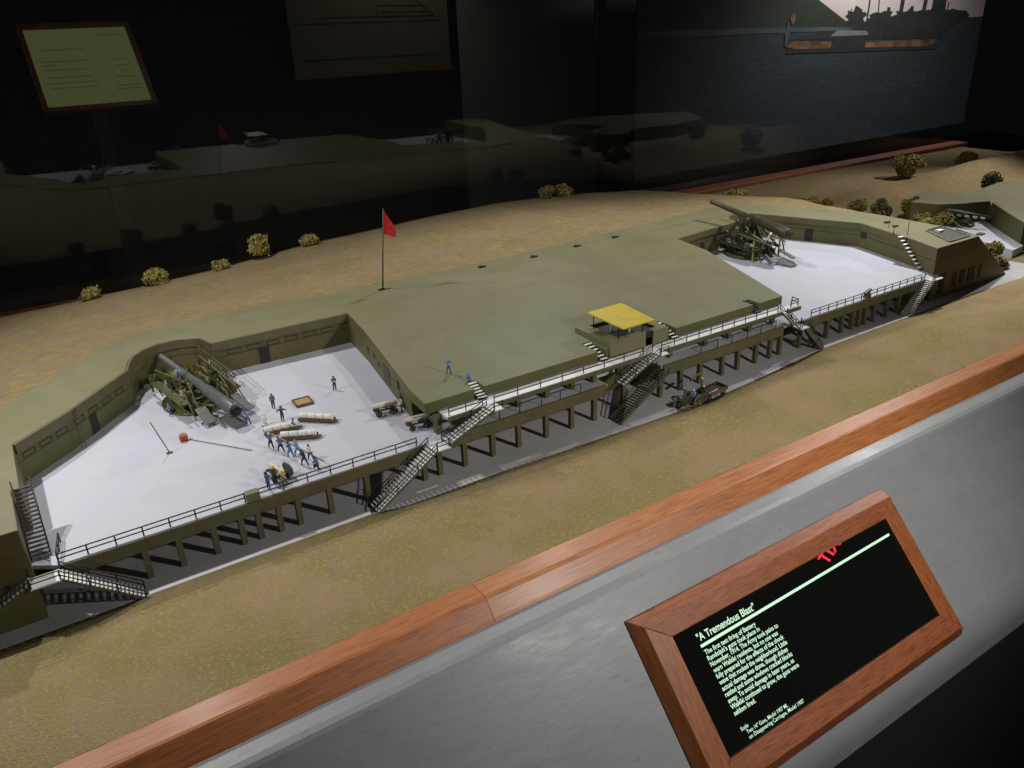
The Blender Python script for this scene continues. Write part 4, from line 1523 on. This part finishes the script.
k = MB()
prof = [(6.6, -0.19), (6.6, -0.158), (5.97, -0.152), (5.90, -0.165), (5.86, -0.195), *[(slope(-2.45, -0.8)[0] - 0.8 * math.sin(a), slope(-2.45, -0.8)[1] + 0.8 * math.cos(a)) for a in [TL + (PI / 2 - TL) * q / 6 for q in range(7)]], (slope(-2.45, -0.8)[0] - 0.8, slope(-2.45, -0.8)[1] - 0.25), (slope(-2.45, -0.8)[0] + 0.6, slope(-2.45, -0.8)[1] - 0.25)]
A = [k.bm.verts.new((-6, y, z)) for y, z in prof]
B = [k.bm.verts.new((40, y, z)) for y, z in prof]
for i in range(len(prof)):
    j = (i + 1) % len(prof)
    k.bm.faces.new([A[i], A[j], B[j], B[i]]).smooth = 5 <= i <= 10
bmesh.ops.recalc_face_normals(k.bm, faces=k.bm.faces)
ledge = thing('case_ledge', 'sloping grey painted ledge of the display case below the rail', 'ledge', (8, 4, -2))
k.build('ledge_top', GREYL, ledge, world=True)
k = MB()
y0, z0 = slope(-2.45, -0.8)
k.box(-6, 40, y0 - 0.75, y0 - 0.69, -9.0, z0 - 0.252)
k.build('ledge_front', GREYD, ledge, world=True)

# base board under the model, hidden wood rail at the back, glass
k = MB()
k.box(-6, 38, 6.72, 21.3, -0.4, -0.1)
structure(k, 'floor_board', BRNW)


def back_y(x, z=0.0):
    return 22.0 - 0.0524 * (x - 5.0) - 0.035 * z


k = MB()
for off0, off1, z0, z1 in ((0.75, 0.05, -0.1, 0.24),):
    p = [(-6, back_y(-6) - off0), (36.5, back_y(36.5) - off0), (36.5, back_y(36.5) - off1), (-6, back_y(-6) - off1)]
    k.prism(p, z0, lambda x, y: 0.07 + max(0.0, x) * 0.0085)
tag(k.build('wooden_rail', MAHOGF, bevel=0.03), 'dark mahogany rail along the back foot of the glass', 'wooden rail')
k = MB()
cz = [(-8.0, -9.0), (62.0, -9.0), (62.0, 14.0), (-8.0, 14.0)]
F = [V(x, back_y(x, z), z) for x, z in cz]
nb = V(0.0524, 0.998, 0.035) * 0.06
G = [p + nb for p in F]
k.mi = 0
k.face([F[0], F[1], F[2], F[3]])
k.mi = 1
k.face([G[3], G[2], G[1], G[0]])
for i in range(4):
    j = (i + 1) % 4
    k.face([F[i], G[i], G[j], F[j]])
tag(k.build('glass_pane', [GLASS, GLASSE]), 'tall clear glass pane behind the model, mirroring it faintly', 'glass pane')

# ------------------------------------------------------------------ dark hall beyond the glass
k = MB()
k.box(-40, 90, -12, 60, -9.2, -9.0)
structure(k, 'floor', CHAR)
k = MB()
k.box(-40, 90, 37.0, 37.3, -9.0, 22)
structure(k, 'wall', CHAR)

# mural of a ship off a green headland
WATER = mat('printed_water', (0.012, 0.020, 0.031), (0.056, 0.070, 0.082), 0.8, 4.5, 10, stretch=(0.6, 1, 2.2), lo=0.3, hi=0.7, c3=(0.028, 0.030, 0.026), s3=0.35, lo3=0.4, hi3=0.75)
PSKY = mat('printed_sky', (0.72, 0.56, 0.49), (0.58, 0.47, 0.43), 0.8, 0.4)
PHILL = mat('printed_headland', (0.030, 0.036, 0.020), (0.018, 0.022, 0.013), 0.8, 1.2)
PHULL = mat('printed_hull', (0.40, 0.185, 0.085), (0.07, 0.034, 0.02), 0.8, 0.8, lo=0.3, hi=0.6)
PDARK = mat('printed_dark', (0.016, 0.016, 0.014), (0.030, 0.028, 0.024), 0.8, 1.5)
PGREY = mat('printed_grey', (0.16, 0.17, 0.16), (0.22, 0.22, 0.2), 0.8, 1.0)
PFOAM = mat('printed_surf', (0.055, 0.063, 0.067), (0.10, 0.11, 0.11), 0.8, 1.5, stretch=(0.3, 1, 3))
PSAND = mat('printed_shore', (0.030, 0.031, 0.022), (0.02, 0.022, 0.017), 0.8, 0.6)
mu = thing('mural', 'dim printed mural of a steamship off a green headland behind the glass', 'mural', (37, 27.1, 0))


def flat(poly, y, m_, name, parent=mu):
    """one printed shape of the mural: a thin slab whose face is at depth y"""
    k = MB()
    n = len(poly)
    if sum(a[0] * c_[1] - c_[0] * a[1] for a, c_ in zip(poly, poly[1:] + poly[:1])) < 0:
        poly = poly[::-1]
    fr = [k.bm.verts.new((x, y, z)) for x, z in poly]
    bk_ = [k.bm.verts.new((x, 27.2, z)) for x, z in poly]
    for t_ in tessellate_polygon([[Vector((x, z, 0)) for x, z in poly]]):
        k.bm.faces.new([fr[i] for i in t_])
        k.bm.faces.new([bk_[i] for i in t_[::-1]])
    for i in range(n):
        k.bm.faces.new([fr[i], fr[(i + 1) % n], bk_[(i + 1) % n], bk_[i]])
    bmesh.ops.recalc_face_normals(k.bm, faces=k.bm.faces)
    return k.build(name, m_, parent, world=True)


flat([(23.8, -0.55), (49.5, -0.55), (49.5, 5.2), (23.8, 5.2)], 27.10, WATER, 'printed_water')
flat([(23.8, 5.2), (49.5, 5.2), (49.5, 10.5), (23.8, 10.5)], 27.104, PSKY, 'printed_sky')
flat([(23.8, 5.2), (38.0, 5.02), (37.2, 5.4), (35.6, 6.1), (34.3, 6.7), (32.8, 7.3), (28.0, 7.8), (23.8, 8.0)], 27.09, PHILL, 'printed_headland')
flat([(23.8, 5.12), (31, 5.05), (37.8, 4.95), (37.8, 5.08), (31, 5.3), (23.8, 5.4)], 27.086, PFOAM, 'printed_surf')
flat([(23.8, -0.55), (33, -0.55), (31, 0.6), (28, 1.3), (23.8, 1.9)], 27.092, PSAND, 'printed_shore')
flat([(32.9, 4.42), (34.0, 4.2), (43.5, 3.85), (45.6, 4.02), (45.4, 4.2), (43.0, 4.28), (38.9, 4.32), (33.6, 4.62)], 27.082, PHULL, 'printed_hull')
flat([(36.3, 4.1), (39.0, 4.02), (39.1, 4.7), (36.4, 4.75)], 27.078, PDARK, 'printed_cabin')
flat([(36.2, 4.72), (39.2, 4.66), (39.0, 4.86), (36.7, 4.98)], 27.076, PGREY, 'printed_roof')
flat([(33.0, 4.7), (45.8, 4.2), (46.6, 5.0), (43.0, 5.35), (38.2, 5.3), (36.0, 5.0)], 27.088, PDARK, 'printed_deck')
k = MB()
for x, h, r_, ln in ((38.9, 7.6, 0.05, .1), (41.6, 8.6, 0.16, .25), (43.6, 8.6, 0.16, .3), (44.8, 8.0, 0.05, .15), (40.6, 5.9, 0.12, 0), (42.6, 5.9, 0.12, 0), (39.9, 6.3, .03, -.2), (45.6, 6.0, .04, .3), (37.6, 5.9, .03, 0)):
    k.bar((x, 27.13, 4.6), (x + ln, 27.13, h), 0.1, 2 * r_, up=(1, 0, 0))
k.build('printed_masts', PDARK, mu, world=True)


def ragged(cx_, cz_, w_, h_, seed, y, m_, name):
    r_ = random.Random(seed)
    pts = []
    n = 26
    for i in range(n):
        a = 2 * PI * i / n
        q = 1 + 0.30 * r_.uniform(-1, 1)
        pts.append((cx_ + w_ * q * math.cos(a), cz_ + h_ * q * math.sin(a)))
    flat(pts, y, m_, name)


ragged(38.0, 5.45, 0.75, 0.5, 1, 27.0895, PDARK, 'printed_rigging')
ragged(40.1, 5.3, 1.3, 0.4, 2, 27.0893, PDARK, 'printed_rigging')
ragged(42.7, 5.35, 1.5, 0.42, 3, 27.0891, PDARK, 'printed_rigging')
ragged(45.0, 5.85, 0.8, 0.55, 4, 27.0889, PDARK, 'printed_rigging')
ragged(45.2, 5.2, 2.6, 0.42, 5, 27.0887, PDARK, 'printed_rigging')
ragged(33.0, 4.95, 0.16, 0.5, 7, 27.070, PFOAM, 'printed_signal')
ragged(33.3, 5.6, 0.16, 0.25, 8, 27.068, PHULL, 'printed_pennant')
flat([(33.0, 4.1), (45.4, 3.7), (45.5, 3.86), (33.1, 4.3)], 27.081, PDARK, 'printed_shadow')

pil = MB()
pil.box(27.6, 29.7, 33.8, 34.4, -9.0, 16)
tag(pil.build('pillar', BLACK), 'black upright pillar beyond the glass left of the mural', 'pillar')
GPAN = mat('dim_grey_panel', (0.16, 0.18, 0.165), (0.135, 0.15, 0.14), 0.8, 0.5)
gp = MB()
gp.box(19.6, 27.4, 34.2, 34.5, -9, 16)
tag(gp.build('partition', GPAN), 'dim grey partition beyond the glass between drawing and pillar', 'partition')
PAPER = mat('dim_paper', (0.10, 0.085, 0.052), (0.085, 0.072, 0.045), 0.8, 0.5)
PLINE = mat('drawn_ink', (0.03, 0.026, 0.018), None, 0.8)
po = thing('wall_drawing', 'dim tan wall panel with thin line drawing beyond the glass', 'poster', (15, 34, 4))
k = MB()
k.box(11.6, 18.8, 33.9, 34.0, 4.3, 11)
k.build('drawing_sheet', PAPER, po, world=True)
k = MB()
for x0, z0, x1, z1 in ((11.8, 6.25, 18.4, 6.2), (13.0, 6.45, 18.1, 6.4), (15.6, 6.6, 17.9, 6.55), (15.4, 6.85, 17.6, 6.8), (15.6, 7.1, 17.3, 7.05), (17.3, 7.05, 18.1, 6.4), (12.0, 4.9, 18.3, 4.85), (15.4, 6.4, 15.6, 7.1)):
    k.bar((x0, 33.89, z0), (x1, 33.89, z1), 0.02, 0.022)
k.build('drawn_line', PLINE, po, world=True)
k = MB()
k.box(11.5, 18.9, 33.85, 34.0, 4.18, 4.3)
k.build('drawing_frame', MAHOGR, po, world=True)
spot('drawing_fill', (16.5, 31.5, 11.0), (16.0, 34.0, 5.5), 200, 120, 0.8, (1.0, 0.9, 0.75), 0.3)  # unseen fill added to lift the drawing and partition

# backlit reading desk beyond the glass
rd = thing('reading_panel', 'tilted wood framed reading panel with a pale green page, upper left beyond the glass', 'reading panel', (3.85, 32.0, 5.2))
a47 = math.radians(47)


def rdp(x, s, n):
    return V(x - 3.85, s * math.cos(a47) - n * math.sin(a47), s * math.sin(a47) + n * math.cos(a47))


def rd_slab(pts, n0, n1, name, m_, parent=rd):
    k = MB()
    lo_ = [rdp(x, s, n0) for x, s in pts]
    hi_ = [rdp(x, s, n1) for x, s in pts]
    k._hex(lo_ + hi_)
    bmesh.ops.recalc_face_normals(k.bm, faces=k.bm.faces)
    return k.build(name, m_, parent)


X0, X1, S0, S1 = 2.27, 5.43, -1.62, 1.62
rd_slab([(X0, S0), (X1, S0), (X1, S1), (X0, S1)], -0.06, 0.0, 'page', PANEL)
fw = 0.17
rd_slab([(X0 - fw, S0 - fw), (X1 + fw, S0 - fw), (X1, S0), (X0, S0)], -0.1, 0.1, 'frame_bar', MAHOGR)
rd_slab([(X0, S1), (X1, S1), (X1 + fw, S1 + fw), (X0 - fw, S1 + fw)], -0.1, 0.1, 'frame_bar', MAHOGR)
rd_slab([(X0 - fw, S0 - fw), (X0, S0), (X0, S1), (X0 - fw, S1 + fw)], -0.1, 0.1, 'frame_bar', MAHOGR)
rd_slab([(X1, S0), (X1 + fw, S0 - fw), (X1 + fw, S1 + fw), (X1, S1)], -0.1, 0.1, 'frame_bar', MAHOGR)
for x0, x1, s in ((2.5, 3.9, .75), (2.5, 4.0, .27), (2.5, 2.95, .12), (2.55, 3.85, -.08), (2.55, 3.9, -.38), (2.55, 4.0, -.62), (2.55, 3.9, -.82), (4.3, 5.2, 1.3), (4.7, 5.1, .25), (4.7, 5.15, -.02), (4.8, 5.05, -.25), (4.6, 5.2, -.5), (4.5, 5.3, -.85), (4.5, 5.3, -1.0)):
    rd_slab([(x0, s - .02), (x1, s - .02), (x1, s + .02), (x0, s + .02)], 0.001, 0.006, 'page_line', INK)
k = MB()
k.box(3.6, 4.1, 32.1, 32.5, -9, 5.2)
k.build('desk_post', BLACK, rd, world=True)
spot('desk_fill', (6.5, 28.5, 12.0), (3.9, 32.0, 5.2), 55, 40, 0.8, (1.0, 0.9, 0.8), 0.2)  # unseen fill added to light the panel frame

# ------------------------------------------------------------------ framed screen on the ledge
fr = bpy.data.objects.new('framed_screen', None)
sc.collection.objects.link(fr)
fr.location = (7.35, *slope(-1.5))
fr.rotation_euler = (TL, 0, 0)
tag(fr, 'mahogany framed black screen with glowing text on the grey ledge', 'text screen')


def fp(x, s, n):
    return V(x - 7.35, s + 1.5, n)


OUT = [(4.93, -2.66), (9.80, -2.66), (9.80, -0.42), (4.93, -0.42)]
RID = [(5.03, -2.52), (9.69, -2.52), (9.69, -0.565), (5.03, -0.565)]
INN = [(5.33, -2.24), (9.41, -2.24), (9.41, -0.80), (5.33, -0.80)]
mats4 = (MAHOGF, MAHOGY, MAHOGF, MAHOGY)
for i in range(4):
    j = (i + 1) % 4
    k = MB()
    ring = []
    for a in (i, j):
        ring.append([fp(*OUT[a], 0.003), fp(*OUT[a], 0.02), fp(*RID[a], 0.195), fp(*INN[a], 0.19), fp(*INN[a], 0.003)])
    A = [k.bm.verts.new(p) for p in ring[0]]
    B = [k.bm.verts.new(p) for p in ring[1]]
    for q in range(5):
        r_ = (q + 1) % 5
        k.bm.faces.new([A[q], A[r_], B[r_], B[q]])
    k.bm.faces.new(A)
    k.bm.faces.new(B)
    bmesh.ops.recalc_face_normals(k.bm, faces=k.bm.faces)
    k.build('frame_side', mats4[i], fr, bevel=0.008)
k = MB()
k._hex([fp(5.33, -2.24, 0.06), fp(9.41, -2.24, 0.06), fp(9.41, -0.8, 0.06), fp(5.33, -0.8, 0.06), fp(5.33, -2.24, 0.14), fp(9.41, -2.24, 0.14), fp(9.41, -0.8, 0.14), fp(5.33, -0.8, 0.14)])
scr = k.build('screen', SCREEN, fr)


def text_line(s, x, y, size, width, parent, bold=0.0, z=0.1425, shear=0.0, m_=TXT, name='screen_text'):
    cu = bpy.data.curves.new('text', 'FONT')
    cu.body = s
    cu.size = size
    cu.offset = bold
    cu.shear = shear
    o = bpy.data.objects.new('text', cu)
    sc.collection.objects.link(o)
    dg = bpy.context.evaluated_depsgraph_get()
    me = bpy.data.meshes.new_from_object(o.evaluated_get(dg))
    bpy.data.objects.remove(o)
    bpy.data.curves.remove(cu)
    xs_ = [v.co.x for v in me.vertices]
    kx = (width / (max(xs_) - min(xs_))) if width else 1.0
    for v in me.vertices:
        v.co = fp(x + (v.co.x - min(xs_)) * kx, y + v.co.y, z)
    me.materials.clear()
    me.materials.append(m_)
    o = bpy.data.objects.new(name, me)
    sc.collection.objects.link(o)
    o.parent = parent
    return o


text_line('"A Tremendous Blast"', 5.66, -1.0, 0.125, 0.98, scr, 0.002)
BODYT = [('The first test firing of Battery', 0.80), ("Randolph's guns took place in", 0.82), ('November, 1914. The Army took pains to', 1.08), ('warn Waikiki residents, but no one was', 1.03),
         ('fully prepared for the effects of the shock', 1.08), ('wave that rocked the neighborhood. Little', 1.09), ('actual damage was done, though dishes', 1.05), ('rattled and some windows cracked blocks', 1.08),
         ('away. To avoid damage in later years, as', 1.06), ('Waikiki continued to grow, the guns were', 1.09), ('seldom fired.', 0.33)]
for i, (s, wd) in enumerate(BODYT):
    text_line(s, 5.67, -1.165 - 0.0735 * i, 0.078, wd * 1.08, scr, 0.0012)
text_line('Scale', 5.66, -2.075, 0.06, 0.12, scr, 0.0004)
text_line('Two 14" Guns, Model 1907 MI,', 5.72, -2.135, 0.062, 0.70, scr, 0.0004)
text_line('on Disappearing Carriages, Model 1907', 5.72, -2.195, 0.062, 0.95, scr, 0.0004)
k = MB()
k._hex([fp(5.66, -1.075, 0.1405), fp(9.36, -1.03, 0.1405), fp(9.36, -0.997, 0.1405), fp(5.66, -1.04, 0.1405), fp(5.66, -1.075, 0.143), fp(9.36, -1.03, 0.143), fp(9.36, -0.997, 0.143), fp(5.66, -1.04, 0.143)])
k.build('screen_rule', TXT, scr)

# lit exit sign on the visitors' side, seen only as a red reflection in the screen
ex = thing('exit_sign', 'red lit exit sign, mirrored upside down at the top edge of the black screen', 'exit sign', (29.4, -12.36, 11.85), 0)
ex.rotation_euler = (PI / 2, 0, math.radians(51) + PI)
k = MB()
k.box(-1.2, 1.2, -0.6, 0.6, -0.2, -0.01)
k.build('sign_box', BLACK, ex)
cu = bpy.data.curves.new('text', 'FONT')
cu.body = 'EXIT'
cu.size = 0.80
cu.offset = 0.02
cu.align_x = 'CENTER'
cu.align_y = 'CENTER'
o_ = bpy.data.objects.new('text', cu)
sc.collection.objects.link(o_)
me_ = bpy.data.meshes.new_from_object(o_.evaluated_get(bpy.context.evaluated_depsgraph_get()))
bpy.data.objects.remove(o_)
me_.materials.clear()
me_.materials.append(EXITR)
o_ = bpy.data.objects.new('sign_text', me_)
sc.collection.objects.link(o_)
o_.parent = ex

for _m in bpy.data.meshes:
    _m.validate()
